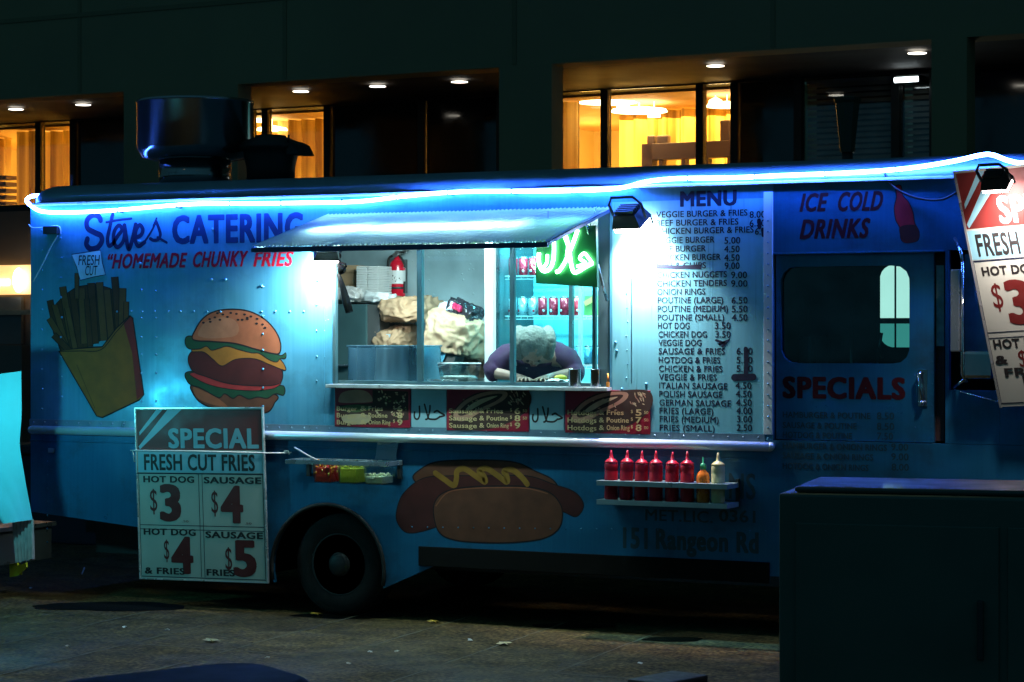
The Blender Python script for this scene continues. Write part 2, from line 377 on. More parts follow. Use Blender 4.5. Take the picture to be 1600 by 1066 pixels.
b = B(); b.tube([(ac.x + (AR + .0) * math.cos(t), -.006, ac.z + AR * math.sin(t)) for t in [-.2 + k * (PI + .4) / 24 for k in range(25)]], .014, 6); b.build('wheel_arch_trim', BLACK, truck)
b = B(); b.box((XL - .006, -.007, ZR - .012), (XM - .05, .02, ZR + .032))
x = XL + .03
while x < XM - .06: dome(b, x, ZR + .012, -.007, .007, .005); x += .0955
b.build('rivet_strip', mat('blue_strip', (.14, .26, .34), .35, .4, .25, 9), truck)
RZ = pw(600, 684).z
b = B(); b.cyl((XL + .03, -.026, RZ), (XM - .01, -.026, RZ), .029, seg=24); b.ball((XM - .01, -.026, RZ), .029); b.ball((XL + .03, -.026, RZ), .029)
b.build('rub_rail', mat('rail_alu', (.75, .93, 1), .42, .6, .08, 3, rvar=.06, stretch=(.8, 1, 1)), truck)
b = B(); b.box((XL, -.012, pw(600, 702).z - .004), (XM - .04, .01, pw(600, 702).z + .004), .002); b.build('reflection_strip', TP2, truck)  # added raised strip in place of the reflected line below the rail
# other walls, floor, partition
WALL = mat('inner_wall', (.38, .53, .56), .4, .35, .6, 2.6, .3)
b = B(); b.box((XL, TH, .62), (XL + .04, 2.1, ZT - .001)); b.build('rear_wall', TP, truck)
b = B(); b.box((XL + .041, 2.05, .62), (XM + .02, 2.1, ZT - .001))
fc = 0
for k in range(26): p = pw(random.uniform(640, 760), random.uniform(390, 500), 2.05); dome(b, p.x, p.z, 2.05, .009, .004)
b.build('back_wall', WALL, truck)
b = B(); b.box((XL + .041, .47, .58), (XF - .05, 2.049, .62)); b.build('floor_plate', STEEL, truck)
b = B(); b.box((XM - .03, TH + .001, .621), (XM + .01, 2.049, ZT - .002)); b.build('partition', mat('partition_grey', (.09, .12, .12), .5, .2, .2, 5), truck)
b = B(); b.box((XL + .3, .35, .30), (XF - .4, 1.75, .579)); b.box((XL + .1, .5, .42), (pw(415, 850).x, 2.0, .575)); b.build('chassis', BLACK, truck)
# roof: rounded loft
def rrect(x0, x1, y0, y1, r, z, n=6):
    out = []
    for cx, cy, a in ((x1 - r, y1 - r, 0), (x0 + r, y1 - r, PI / 2), (x0 + r, y0 + r, PI), (x1 - r, y0 + r, 1.5 * PI)):
        for k in range(n + 1): t = a + k * PI / 2 / n; out.append((cx + r * math.cos(t), cy + r * math.sin(t), z))
    return out
b = B(); rings = []
prof = [(0, ZT)] + [(.15 * (1 - math.cos(t)), ZT + .02 + .11 * math.sin(t)) for t in [k * PI / 2 / 7 for k in range(8)]] + [(.5, 2.895), (.9, 2.91)]
for ins, z in prof:
    rings.append([b.bm.verts.new(p) for p in rrect(XL - .01 + ins, XF - ins, -.01 + ins, 2.11 - ins, max(.02, .12 - ins * .4), z)])
for a, c in zip(rings, rings[1:]):
    for i in range(len(a)):
        f = b.bm.faces.new((a[i], a[(i + 1) % len(a)], c[(i + 1) % len(a)], c[i])); f.smooth = True
b.bm.faces.new(rings[-1]); b.bm.faces.new(rings[0][::-1])
b.build('roof', mat('roof_paint', (.14, .26, .34), .42, .25, .35, 4, .15), truck)
b = B(); zg = pw(600, 304).z; b.box((XL + .03, -.034, zg - .008), (XF - .1, .002, zg + .010), .003)
b.build('drip_rail', mat('rail_pale', (.6, .68, .72), .35, .3), truck)
# wheels
TYRE = mat('tyre_rubber', (.008, .009, .008), .95, 0, .3, 25, .3)
RIM = mat('rim_steel', (.03, .035, .035), .6, .3, .3, 10)
def wheel(x, y, side):
    o = thing('w', (x, y, .335), 'x', 'x'); del o['label'], o['category']; o.name = 'wheel'
    o.parent = truck; o.matrix_parent_inverse = WORLDM(truck).inverted()
    ax = Matrix(((1, 0, 0), (0, 0, side), (0, 1, 0)))
    b = B(); b.lathe([(.2, 0), (.215, -.012), (.30, -.014), (.328, .01), (.334, .04), (.334, .18), (.322, .21), (.2, .22)], (x, y, .335), 40, ax); b.build('tyre', TYRE, o)
    b = B(); b.lathe([(.205, .0), (.203, -.006), (.19, .004), (.18, .05), (.12, .06), (.085, .045), (.08, .0), (.055, -.025), (.0005, -.028)], (x, y, .335), 36, ax)
    for k in range(6): t = k * PI / 3; q = Vector((x, y, .335)) + ax @ Vector((.105 * math.cos(t), .105 * math.sin(t), .05)); b.cyl(q, q + ax @ Vector((0, 0, -.025)), .012, seg=6)
    b.build('rim', RIM, o)
wx = pw(524, 890).x
b = B(); q0 = [(ac.x + AR * 1.01 * math.cos(t), ac.z + AR * 1.01 * math.sin(t)) for t in [-.1 + k * (PI + .2) / 20 for k in range(21)]]
for (x0, z0), (x1, z1) in zip(q0, q0[1:]): b.face([(x0, TH + .001, z0), (x1, TH + .001, z1), (x1, .45, z1), (x0, .45, z0)])
b.face([(x, .45, z) for x, z in q0]); b.build('wheel_well', mat('well_black', (.004, .004, .004), .95, spec=.02), truck, fix=False)
for x in (wx, XF - .55): wheel(x, .05, 1); wheel(x, 2.05, -1)
b = B(); b.box((XF - 1.0, TH + .004, .45), (XF - .1, TH + .03, .8)); b.build('wheel_well', BLACK, truck)
# hatch frame and window
b = B(); yF = .05
def vbar(u0, u1, y, v0=383, v1=601, y2=None): 
    p = pw(u0, v0, y); q = pw(u1, v1, y); b.box((p.x, y, q.z), (q.x, (y2 or y + .035), p.z), .004)
vbar(519, 524, .005); b.build('window_jamb', FRAMEM, truck); b = B(); vbar(934, 953, .012, 330, 603, .06)
b.build('window_jamb', FRAMEM, truck)
b = B(); vbar(651, 659, yF, 372, 598); b.box((XA + .01, yF, ZS - .0), (XB - .05, yF + .04, ZS + .022), .003); vbar(796, 803, yF - .01, 372, 598); vbar(925, 930, yF + .01, 372, 598)
b.box((XA + .01, yF - .004, zz(700, 364)), (XB - .05, yF + .04, zz(700, 364) + .03), .003)
b.build('window_frame', FRAMEM, truck)
b = B(); p = pw(660, 372, .075); q = pw(796, 597, .075); b.box((p.x, .07, q.z), (q.x, .074, p.z)); b.build('sliding_pane', glass('clear_glass', (.9, .98, 1), .03), truck)
b = B(); p = pw(803, 372, .06); q = pw(926, 597, .06); b.box((p.x, .058, q.z), (q.x, .062, p.z)); b.build('sliding_pane', glass('dirty_glass', (.82, .95, .97), .07, .06), truck)
b = B(); b.box((XA - .01, -.072, ZS - .025), (XB + .012, TH + .1, ZS - .001), .004); b.build('serving_shelf', mat('worn_shelf', (.62, .7, .7), .35, .5, .3, 14, .1), truck)
# awning (the raised hatch)
h0, h1 = pw(497, 336, -.005), pw(951, 324, -.005); e0, e1 = pw(384, 386, -.92), pw(846, 376, -.92)
zh = (h0.z + h1.z) / 2; ze = (e0.z + e1.z) / 2; h0.z = h1.z = zh; e0.z = e1.z = ze; e0.x = h0.x = XA - .03; e1.x = h1.x = XB + .01
sheet = bpy.data.materials.new('corrugated_plastic'); ts, ps = nodes(sheet); ps.inputs['Base Color'].default_value = (.72, .88, .92, 1); ps.inputs['Roughness'].default_value = .55
trn = ts.nodes.new('ShaderNodeBsdfTranslucent'); trn.inputs[0].default_value = (.62, .85, .9, 1); mxs = ts.nodes.new('ShaderNodeMixShader')
tcs = ts.nodes.new('ShaderNodeTexCoord'); nzs = ts.nodes.new('ShaderNodeTexNoise'); nzs.inputs['Scale'].default_value = 2.5; nzs.inputs['Detail'].default_value = 6; ts.links.new(tcs.outputs['Object'], nzs.inputs[0])
mrs = ts.nodes.new('ShaderNodeMapRange'); mrs.inputs[1].default_value = .35; mrs.inputs[2].default_value = .7; mrs.inputs[3].default_value = .62; mrs.inputs[4].default_value = .4; ts.links.new(nzs.outputs[0], mrs.inputs[0]); ts.links.new(mrs.outputs[0], mxs.inputs[0])
ts.links.new(ps.outputs[0], mxs.inputs[1]); ts.links.new(trn.outputs[0], mxs.inputs[2]); ts.links.new(mxs.outputs[0], ts.nodes['Material Output'].inputs[0])
b = B(); nx, ny = 560, 3; g = []
nrm = (e0 - h0).cross(h1 - h0).normalized(); nrm = nrm if nrm.z > 0 else -nrm
for j in range(ny + 1):
    row = []
    for i in range(nx + 1):
        s = i / nx; p = (h0.lerp(h1, s)).lerp(e0.lerp(e1, s), j / ny)
        row.append(b.bm.verts.new(p + nrm * (.0065 * math.sin(i * PI / 4) + .006 * noise.noise(Vector((s * 5, j * .7, 1))))))
    g.append(row)
for j in range(ny):
    for i in range(nx):
        f = b.bm.faces.new((g[j][i], g[j][i + 1], g[j + 1][i + 1], g[j + 1][i])); f.smooth = True
aw = b.build('awning', sheet, truck, fix=False)
b = B()
for a, c in ((h0, h1), (e0, e1), (h0, e0), (h1, e1)):
    d = (c - a).normalized(); sdn = -nrm
    if abs(d.x) > .9: b.box((a.x, a.y - .012, a.z - .038), (c.x, a.y + .012, a.z - .008))
    else: b.prism([a + sdn * .008, c + sdn * .008, c + sdn * .026, a + sdn * .026], (.025 if a == h0 else -.025, 0, 0))
b.build('awning_frame', mat('awning_frame_blue', (.04, .10, .22), .4, .4, .2, 9), aw)
for s in (.27, .73): b = B(); a_, c_ = h0.lerp(h1, s), e0.lerp(e1, s); b.prism([a_ - nrm * .008, c_ - nrm * .008, c_ - nrm * .03, a_ - nrm * .03], (.02, 0, 0)); b.build('awning_rafter', mat('awning_frame', (.25, .4, .5), .4), aw)
b = B(); p = pw(957, 316); q = pw(1196, 687); b.box((p.x, -.003, q.z), (q.x, .002, p.z)); b.build('menu_board', mat('menu_board_white', (.17, .55, .66), .34, .25, .14, 3, .03, stretch=(12, 1, .4)), truck)
b = B(); b.cyl(e1.lerp(h1, .66) + Vector((-.03, 0, -.03)), Vector((XB - .01, -.02, zz(950, 470))), .006, seg=10); q = (e1.lerp(h1, .66) + Vector((-.03, 0, -.03))).lerp(Vector((XB - .01, -.02, zz(950, 470))), .5); b.cyl(q, Vector((XB - .01, -.02, zz(950, 470))), .010, seg=10)
b.build('gas_strut', STEEL, truck)
# ---- cab
def rr_rad(t, hw, hh, r):
    lo, hi = 0, hw + hh
    for _ in range(40):
        m = (lo + hi) / 2; x, z = abs(m * math.cos(t)), abs(m * math.sin(t))
        dx, dz = x - (hw - r), z - (hh - r)
        ins = (x <= hw and z <= hh) and not (dx > 0 and dz > 0 and dx * dx + dz * dz > r * r)
        lo, hi = (m, hi) if ins else (lo, m)
    return lo
def holed(bb, x0, x1, z0, z1, hx0, hx1, hz0, hz1, r, y0, y1):
    cx, cz = (hx0 + hx1) / 2, (hz0 + hz1) / 2; hw, hh = (hx1 - hx0) / 2, (hz1 - hz0) / 2
    ang = sorted([math.atan2(z - cz, x - cx) % (2 * PI) for x in (x0, x1) for z in (z0, z1)] + [k * 2 * PI / 64 + .003 for k in range(64)])
    def outer(t):
        c, s = math.cos(t), math.sin(t); m = 1e9
        if c > 1e-9: m = min(m, (x1 - cx) / c)
        if c < -1e-9: m = min(m, (x0 - cx) / c)
        if s > 1e-9: m = min(m, (z1 - cz) / s)
        if s < -1e-9: m = min(m, (z0 - cz) / s)
        return m
    R = {}
    for k, y in enumerate((y0, y1)):
        R[k] = ([bb.bm.verts.new((cx + rr_rad(t, hw, hh, r) * math.cos(t), y, cz + rr_rad(t, hw, hh, r) * math.sin(t))) for t in ang],
                [bb.bm.verts.new((cx + outer(t) * math.cos(t), y, cz + outer(t) * math.sin(t))) for t in ang])
    n = len(ang)
    for i in range(n):
        j = (i + 1) % n
        for q in ((R[0][0][i], R[0][0][j], R[0][1][j], R[0][1][i]), (R[1][0][j], R[1][0][i], R[1][1][i], R[1][1][j]), (R[0][0][j], R[0][0][i], R[1][0][i], R[1][0][j]), (R[0][1][i], R[0][1][j], R[1][1][j], R[1][1][i])):
            bb.bm.faces.new(q)
ZD = zz(1340, 393)
b = B(); b.box((XM + .001, 0, ZD), (XF, TH, ZT)); b.box((XM + .001, -.006, ZD - .012), (pw(1476, 400).x, .03, ZD - .0005), .003)
b.box((pw(1477, 500).x, 0, ZR), (pw(1483, 500).x, TH, ZD - .001))
b.box((pw(1562, 500).x, 0, ZR), (XF, TH, ZD - .001)); b.box((pw(1483, 500).x + .001, 0, ZR), (pw(1562, 500).x - .001, TH, zz(1520, 610)))
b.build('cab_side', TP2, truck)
dx0, dx1 = XM + .012, pw(1459, 500, .02).x
w0, w1 = pw(1220, 500, .02), pw(1421, 500, .02); wz0, wz1 = pw(1320, 568, .02).z, pw(1320, 416, .02).z
b = B(); holed(b, dx0, dx1, ZR + .003, ZD - .013, w0.x, w1.x, wz0, wz1, .09, .02, .05)
for v in range(430, 740, 17): p = pw(1456, v, .02); dome(b, p.x, p.z, .02, .005, .003)
for v in (587, 602, 620, 645, 668, 690, 710): p = pw(1430, v, .02); dome(b, p.x, p.z, .02, .005, .003)
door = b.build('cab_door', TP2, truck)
b = B(); b.prism([(w0.x - .01, .048, wz0 - .01), (w1.x + .01, .048, wz0 - .01), (w1.x + .01, .048, wz1 + .01), (w0.x - .01, .048, wz1 + .01)], (0, .004, 0))
b.build('door_window', glass('cab_glass', (.55, .75, .72), .05, .03), door)
b = B(); p = pw(1438, 583, -.01); q = pw(1441, 630, -.01); b.tube([p + Vector((0, .03, .005)), p, p + Vector((-.008, -.005, -.01)), p.lerp(q, .5) + Vector((-.004, -.012, 0)), q + Vector((0, 0, .01)), q, q + Vector((.01, .03, 0))], .009, 8); b.ball(q, .016); b.box((p.x - .02, .012, q.z - .02), (p.x + .035, .019, p.z + .02), .002)
b.build('door_handle', mat('chrome', (.6, .65, .65), .18, 1, .1, 5), door)
b = B(); b.box((pw(1459, 500, .07).x, .06, ZR + .01), (pw(1476, 500, .07).x, .09, ZD)); b.build('door_gap', mat('rusty_jamb', (.06, .035, .03), .6, .1, .5, 6), truck)
b = B(); p = pw(1463, 415, .045); q = pw(1475, 541, .045); b.box((p.x, .045, q.z), (q.x, .055, p.z)); b.build('quarter_pane', mat('quarter_glass', (.16, .36, .36), .15, .1, .5, 30, .05), truck)
b = B(); p = pw(1373, 414, 2.08); q = pw(1450, 543, 2.08); fx0, fx1 = XM + .021, XF
holed(b, fx0, fx1, .62, ZT - .002, p.x, q.x, q.z, p.z, .1, 2.06, 2.1); b.build('far_cab_wall', mat('cab_inside', (.03, .05, .05), .5, .1, .3, 5), truck)
b = B(); p = pw(1398, 410, 2.07); q = pw(1400, 550, 2.07); b.box((p.x, 2.062, q.z), (q.x, 2.078, p.z)); b.build('far_window_bar', DARK, truck)
b = B(); b.box((XF - .04, TH, .7), (XF, 2.06, 1.75)); b.box((XF - .04, TH, 2.6), (XF, 2.06, ZT - .001)); b.box((XF, .1, .5), (XF + .12, 2.0, .75), .02); b.build('cab_front', TP, truck)
b = B(); b.box((XF - .03, TH, 1.751), (XF - .02, 2.06, 2.599)); b.build('windshield', glass('cab_glass'), truck)
SEAT = mat('seat_vinyl', (.04, .06, .06), .5, 0, .3, 9, .1)
b = B(); p = pw(1345, 520, 1.2); b.box((p.x - .25, .95, .9), (p.x + .2, 1.45, 1.15), .05); b.box((p.x - .28, .95, 1.1), (p.x - .14, 1.45, 1.85), .05); b.build('driver_seat', SEAT, truck)
b = B(); p = pw(1330, 560, .6); b.tube([(p.x, .6, 1.0), (p.x, .6, 2.0)], .015); b.tube([pw(1378, 560, .5), pw(1374, 540, .5), pw(1377, 520, .5)], .012); b.build('grab_pole', STEEL, truck)
b = B(); p = pw(1232, 525, .5); q = pw(1272, 570, .5); b.box((p.x, .45, 1.2), (q.x, .8, p.z), .02); b.build('cab_locker', mat('locker_blue', (.12, .2, .25), .35, .4, .2, 7), truck)
# mirror on its arms
mir = thing('wing_mirror', pw(1500, 600, -.05), 'tall chrome wing mirror on tube arms between cab door and tilted sign', 'mirror')
b = B(); b.tube([pw(1504, 410, -.12), pw(1504, 585, -.12), pw(1510, 597, -.1)], .011); b.tube([pw(1492, 372, -.01), pw(1502, 395, -.1), pw(1504, 412, -.12)], .01); b.tube([pw(1491, 605, -.005), pw(1506, 594, -.12)], .009); b.build('mirror_arm', mat('chrome', (.6, .65, .65), .18, 1, .1, 5), mir)
b = B(); p = pw(1486, 421, -.12); q = pw(1502, 550, -.1); b.box((p.x, -.14, q.z), (q.x, -.1, p.z), .008); b.build('mirror_housing', STEEL, mir)
b = B(); p = pw(1510, 548, -.1); q = pw(1553, 592, -.1); b.box((p.x, -.16, q.z), (q.x, -.08, p.z), .02); b.build('convex_mirror', mat('chrome', (.6, .65, .65), .18, 1, .1, 5), mir)
b = B(); p = pw(1508, 430, .03); q = pw(1545, 545, .03); b.box((p.x, .03, q.z - .1), (XF - .05, .045, p.z + .12)); b.build('front_pane', mat('front_glass', (.06, .2, .24), .12, .1, .4, 12), truck)

# ---- roof equipment
def pr(u, v, y): return pw(u, v, y)
b = B(); y = .85; cx = (pr(220, 200, y).x + pr(392, 200, y).x) / 2; R = (pr(392, 200, y).x - pr(220, 200, y).x) / 2 * .88
z = lambda v: pr(306, v, y).z
b.lathe([(R * .62, z(268) - .15), (R * .62, z(250))], (cx, y, 0), 40); 
b.lathe([(R * .66, z(252)), (R * .9, z(247)), (R, z(232)), (R, z(164)), (R * 1.012, z(163)), (R * 1.012, z(159)), (R, z(158)), (R * .9, z(157))], (cx, y, 0), 48)
b.build('exhaust_fan', mat('fan_steel', (.32, .33, .33), .17, .97, .25, 5, .05, stretch=(1, 1, .15)), truck)
b = B(); y = .9; cx = pr(423, 240, y).x; k = (pr(440, 240, y).x - pr(423, 240, y).x) / 17 * .9; z = lambda v: pr(425, v, y).z
b.lathe([(36 * k, z(285)), (36 * k, z(262)), (40 * k, z(245)), (41 * k, z(236)), (47 * k, z(234)), (48 * k, z(229)), (40 * k, z(221)), (24 * k, z(215)), (22 * k, z(212)), (1 * k, z(210))], (cx, y, 0), 32)
b.prism([(cx + 40 * k, y - .1, z(222)), (cx + 52 * k, y - .08, z(228)), (cx + 58 * k, y - .06, z(244)), (cx + 40 * k, y - .1, z(244))], (0, .2, 0)); b.cyl((cx + 43 * k, y - .1, z(225)), (cx + 44 * k, y - .1, z(214)), .008)
b.build('roof_vent', mat('vent_steel', (.03, .032, .03), .5, .4, .3, 9), truck)
b = B(); p = pr(112, 285, .6); b.cyl((p.x, .6, 2.85), (p.x, .6, pr(112, 273, .6).z), .018, .01); b.box((p.x - .03, .55, 2.85), (p.x + .04, .65, 2.905)); b.build('roof_aerial', DARK, truck)
# junction box and thin wires
b = B(); p = pw(73, 354); q = pw(95, 366); b.box((p.x, -.045, q.z), (q.x, -.0, p.z), .004); b.build('junction_box', DARK, truck)
b = B(); b.tube(catmull([pw(95, 366, -.03), pw(94, 356, -.03), pw(88, 353, -.02), pw(72, 355, -.02), pw(52, 356, -.02), pw(45, 351, -.01)], 4), .004, 6); b.tube(catmull([pw(90, 368, -.01), pw(80, 385, -.006), pw(68, 410, -.006), pw(52, 440, -.006)], 4), .004, 6)
b.build('wire', mat('wire_grey', (.4, .5, .55), .4), truck)
b = B(); p = pw(82, 703); b.box((p.x - .025, -.02, p.z - .02), (p.x + .02, .0, p.z + .012), .004); b.build('marker_light', STEEL, truck)
# ================================================================== painted artwork and lettering on the truck
SIDE = plane(0)
def lettering(name, m, lines, parent=truck, fr=None):
    for a in lines:
        bb = B(); text_px(bb, fr or SIDE, *a[:5], **(a[5] if len(a) > 5 else {})); o = bb.build(name, m, parent, fix=False)
    return o
def z4(x, y): return 110 + x / 3.902, 310 + y / 3.902
b = B()
strokes = [([(185, 135), (170, 108), (135, 103), (102, 135), (105, 182), (150, 210), (185, 228), (192, 262), (165, 300), (122, 308), (98, 282), (104, 248)], 34),
           ([(258, 98), (242, 170), (226, 250), (236, 290), (262, 272), (290, 228), (315, 192), (296, 165), (268, 202), (264, 262), (287, 298), (322, 262), (334, 190)], 20),
           ([(220, 146), (300, 132), (372, 124)], 12),
           ([(330, 165), (338, 225), (352, 302), (364, 298), (386, 220), (398, 160)], 22),
           ([(396, 240), (430, 225), (442, 190), (422, 163), (399, 200), (396, 258), (416, 292), (452, 268)], 20),
           ([(506, 168), (526, 122)], 10),
           ([(455, 262), (492, 205), (524, 142)], 11), ([(524, 142), (540, 185), (549, 222), (536, 250), (508, 256), (488, 246)], 16), ([(532, 238), (560, 254), (588, 270)], 12)]
for i, (s, wd) in enumerate(strokes): ribbon(b, SIDE, [z4(*p) for p in s], wd / 3.902 * (1.0 if i == 0 else 1.25), .0004 + i * .0001)
b.build('script_lettering', DBLUE, truck, fix=False)
lettering('shop_lettering', mat('blue_lettering', (.006, .025, .09), .75, 0, .3, 25, spec=.15), [('CATERING', 269, 474, *[310 + q / 3.902 for q in (281, 106)], dict(bold=.06))])
def sl(x, y): return z4(x, y)
b = B()
for s, x0, x1, y0, y1 in (('\u201cHOMEMADE', 215, 715, 430, 340), ('CHUNKY', 740, 1085, 421, 326), ('FRIES', 1115, 1365, 417, 322)):
    b = B(); u0, vb = z4(x0, y0); u1, vt = z4(x1, y1); text_px(b, SIDE, s, u0, u1, vb, vt, .045, .22); b.build('slogan_lettering', REDL, truck, fix=False)
# --- layered paint: one mesh per picture, a material per colour
ART = {}
def paint(n, c): return mat('paint_' + n, c, .7, 0, .5, 9, spec=.2)
PIC = dict(outline=paint('outline', (.012, .012, .014)), fry=paint('fry', (.12, .05, .02)), fry_dark=paint('fry_dark', (.07, .028, .014)), carton=paint('carton', (.22, .085, .022)), carton_red=paint('carton_red', (.2, .025, .025)),
           bun=paint('bun', (.24, .085, .04)), bun_pale=paint('bun_pale', (.26, .12, .065)), lettuce=paint('lettuce', (.012, .06, .03)), cheese=paint('cheese', (.26, .12, .022)), patty=paint('patty', (.06, .015, .015)),
           tomato=paint('tomato', (.28, .03, .03)), sausage=paint('sausage', (.055, .016, .014)), mustard=paint('mustard', (.22, .12, .02)), white=paint('white', (.55, .7, .75)), bun_brown=paint('bun_brown', (.10, .042, .024)), red=paint('red', (.4, .02, .03)), brown=paint('brown', (.06, .02, .015)))
class Art:
    def __init__(s): s.b = B(); s.k = 0; s.m = []
    def use(s, n):
        m = PIC[n]
        if m not in s.m: s.m.append(m)
        s.b.mi = s.m.index(m); s.k += 1; return .0003 + s.k * .00006
    def blob(s, n, pts, smooth=True, line=0):
        o = s.use(n); blob(s.b, SIDE, pts, o, smooth)
        if line: o = s.use('outline'); ribbon(s.b, SIDE, pts, line, o, smooth, True)
    def line(s, n, pts, w, smooth=True): o = s.use(n); ribbon(s.b, SIDE, pts, w, o, smooth)
    def done(s, name): return s.b.build(name, s.m, truck, fix=False)
# carton of chips
def z2(x, y): return 50 + x / 4.264, 420 + y / 4.264
A = Art(); A.blob('fry_dark', [z2(*p) for p in ((118, 330), (160, 235), (215, 175), (300, 120), (420, 100), (520, 130), (615, 190), (640, 330), (560, 430), (320, 545), (190, 550))], False, 1.2)
fries = [((120, 210), (175, 480), 42), ((150, 240), (230, 520), 40), ((205, 120), (260, 470), 44), ((270, 150), (320, 520), 44), ((115, 330), (250, 560), 40), ((330, 130), (350, 500), 46), ((395, 95), (420, 500), 50), ((450, 90), (480, 480), 48), ((500, 140), (530, 470), 46), ((552, 55), (580, 400), 46), ((605, 130), (600, 400), 46), ((630, 220), (625, 400), 34), ((145, 440), (300, 600), 42), ((300, 30), (300, 200), 28), ((235, 260), (290, 540), 36), ((365, 200), (390, 520), 34)]
for i, (p, q, wd) in enumerate(fries):
    d = Vector((q[0] - p[0], q[1] - p[1])).normalized(); n = Vector((-d.y, d.x)) * wd / 2
    c = [z2(p[0] + n.x, p[1] + n.y), z2(p[0] - n.x, p[1] - n.y), z2(q[0] - n.x, q[1] - n.y), z2(q[0] + n.x, q[1] + n.y)]
    A.blob('fry' if i % 3 else 'fry_dark', c, False, 1.2)
A.blob('carton', [z2(*p) for p in ((180, 548), (320, 530), (470, 520), (560, 400), (655, 312), (672, 330), (745, 840), (715, 875), (470, 992), (432, 982))], False, 2)
A.blob('carton_red', [z2(*p) for p in ((610, 360), (655, 318), (670, 330), (743, 838), (700, 872), (668, 560))], False)
A.line('outline', [z2(*p) for p in ((184, 550), (320, 548), (460, 540), (560, 425), (655, 318))], 1.4)
A.line('fry_dark', [z2(*p) for p in ((300, 640), (420, 930))], .9)
A.done('chip_carton_picture')
b = B(); blob(b, SIDE, [z4(*p) for p in ((10, 342), (185, 316), (196, 390), (216, 466), (140, 480), (62, 500), (40, 420))], .0034, False); nb = b.build('picture_note', paint('note', (.33, .5, .58)), truck, fix=False)
b = B(); ribbon(b, SIDE, [z4(*p) for p in ((10, 342), (185, 316), (196, 390), (216, 466), (140, 480), (62, 500), (40, 420))], 1.3, .0036, False, True)
for s, x0, x1, yb, yt in (('FRESH', 50, 182, 408, 348), ('CUT', 90, 168, 470, 412)):
    u0, vb = z4(x0, yb); u1, vt = z4(x1, yt); text_px(b, SIDE, s, u0, u1, vb, vt, .012, .1, .0036)
b.build('note_lettering', NAVY, nb, fix=False)
# burger
def z3(x, y): return 240 + x / 4.845, 440 + y / 4.845
A = Art()
A.blob('bun_brown', [z3(*p) for p in ((290, 780), (300, 850), (360, 920), (460, 960), (600, 985), (760, 1000), (870, 985), (915, 920), (930, 860), (700, 800), (450, 760))], True, 2)
A.blob('bun', [z3(*p) for p in ((300, 800), (330, 880), (440, 930), (560, 950), (480, 880), (380, 830))])
A.blob('lettuce', [z3(*p) for p in ((245, 690), (258, 760), (300, 790), (340, 800), (400, 830), (450, 860), (500, 880), (540, 850), (600, 885), (650, 860), (720, 890), (790, 875), (860, 885), (920, 850), (985, 860), (990, 800), (930, 780), (600, 720), (380, 680))], True, 1.5)
A.blob('tomato', [z3(*p) for p in ((290, 690), (330, 740), (450, 790), (620, 820), (800, 825), (930, 800), (940, 740), (600, 690))], True, 1)
A.blob('patty', [z3(*p) for p in ((262, 600), (280, 540), (340, 520), (480, 540), (700, 570), (880, 590), (965, 660), (975, 740), (930, 780), (780, 790), (560, 770), (400, 720), (300, 680))], True, 1.5)
A.blob('cheese', [z3(*p) for p in ((290, 530), (330, 480), (500, 480), (700, 520), (870, 560), (960, 590), (1000, 672), (880, 630), (760, 585), (620, 590), (520, 640), (450, 590), (380, 535))], True, 1.4)
A.blob('lettuce', [z3(*p) for p in ((240, 470), (250, 420), (310, 415), (500, 440), (700, 480), (860, 520), (960, 560), (1000, 540), (1000, 580), (960, 585), (930, 610), (870, 590), (800, 545), (740, 540), (640, 515), (560, 490), (500, 505), (440, 520), (400, 490), (350, 510), (270, 510))], True, 1.4)
A.blob('bun', [z3(*p) for p in ((300, 440), (320, 360), (380, 275), (470, 225), (600, 210), (730, 228), (840, 285), (920, 370), (960, 460), (955, 540), (900, 545), (780, 515), (620, 470), (450, 455))], True, 2.2)
A.blob('bun_pale', [z3(*p) for p in ((335, 400), (380, 320), (470, 275), (590, 280), (645, 340), (620, 410), (480, 430), (380, 425))])
for x, y in ((378, 312), (425, 285), (430, 305), (465, 272), (503, 290), (525, 250), (560, 268), (485, 240), (585, 238), (628, 245), (640, 290), (672, 290), (690, 250), (710, 275), (738, 265), (785, 282), (782, 318), (826, 325), (845, 350), (712, 285)):
    A.blob('outline', ell(*z3(x, y), 2.2, 1.6, 8))
A.done('burger_picture')
# hot dog in a bun
def z5(x, y): return 590 + x / 4.706, 680 + y / 4.706
A = Art()
A.blob('bun_brown', [z5(*p) for p in ((262, 320), (310, 255), (420, 200), (600, 185), (850, 185), (1030, 205), (1160, 265), (1290, 330), (1330, 420), (1200, 470), (700, 430), (380, 400))], True, 2)
A.blob('sausage', [z5(*p) for p in ((140, 560), (190, 430), (330, 320), (520, 300), (800, 300), (1100, 300), (1290, 360), (1450, 420), (1515, 515), (1460, 600), (1350, 560), (1200, 560), (700, 560), (420, 680), (230, 720), (150, 650))], True, 1.5)
A.line('mustard', [z5(*p) for p in ((425, 280), (490, 325), (560, 370), (580, 320), (585, 265), (640, 248), (720, 300), (790, 345), (780, 300), (745, 265), (800, 245), (880, 295), (950, 345), (950, 300), (930, 265), (990, 255), (1060, 310), (1100, 360))], 8)
A.blob('bun_brown', [z5(*p) for p in ((410, 560), (440, 460), (530, 405), (700, 380), (900, 375), (1100, 380), (1260, 420), (1340, 500), (1360, 590), (1330, 690), (1220, 760), (1000, 790), (750, 790), (560, 770), (450, 710))], True, 2)
A.line('bun', [z5(*p) for p in ((430, 520), (520, 420), (700, 392), (900, 386), (1100, 392), (1250, 430))], 1.6)
A.done('hot_dog_picture')
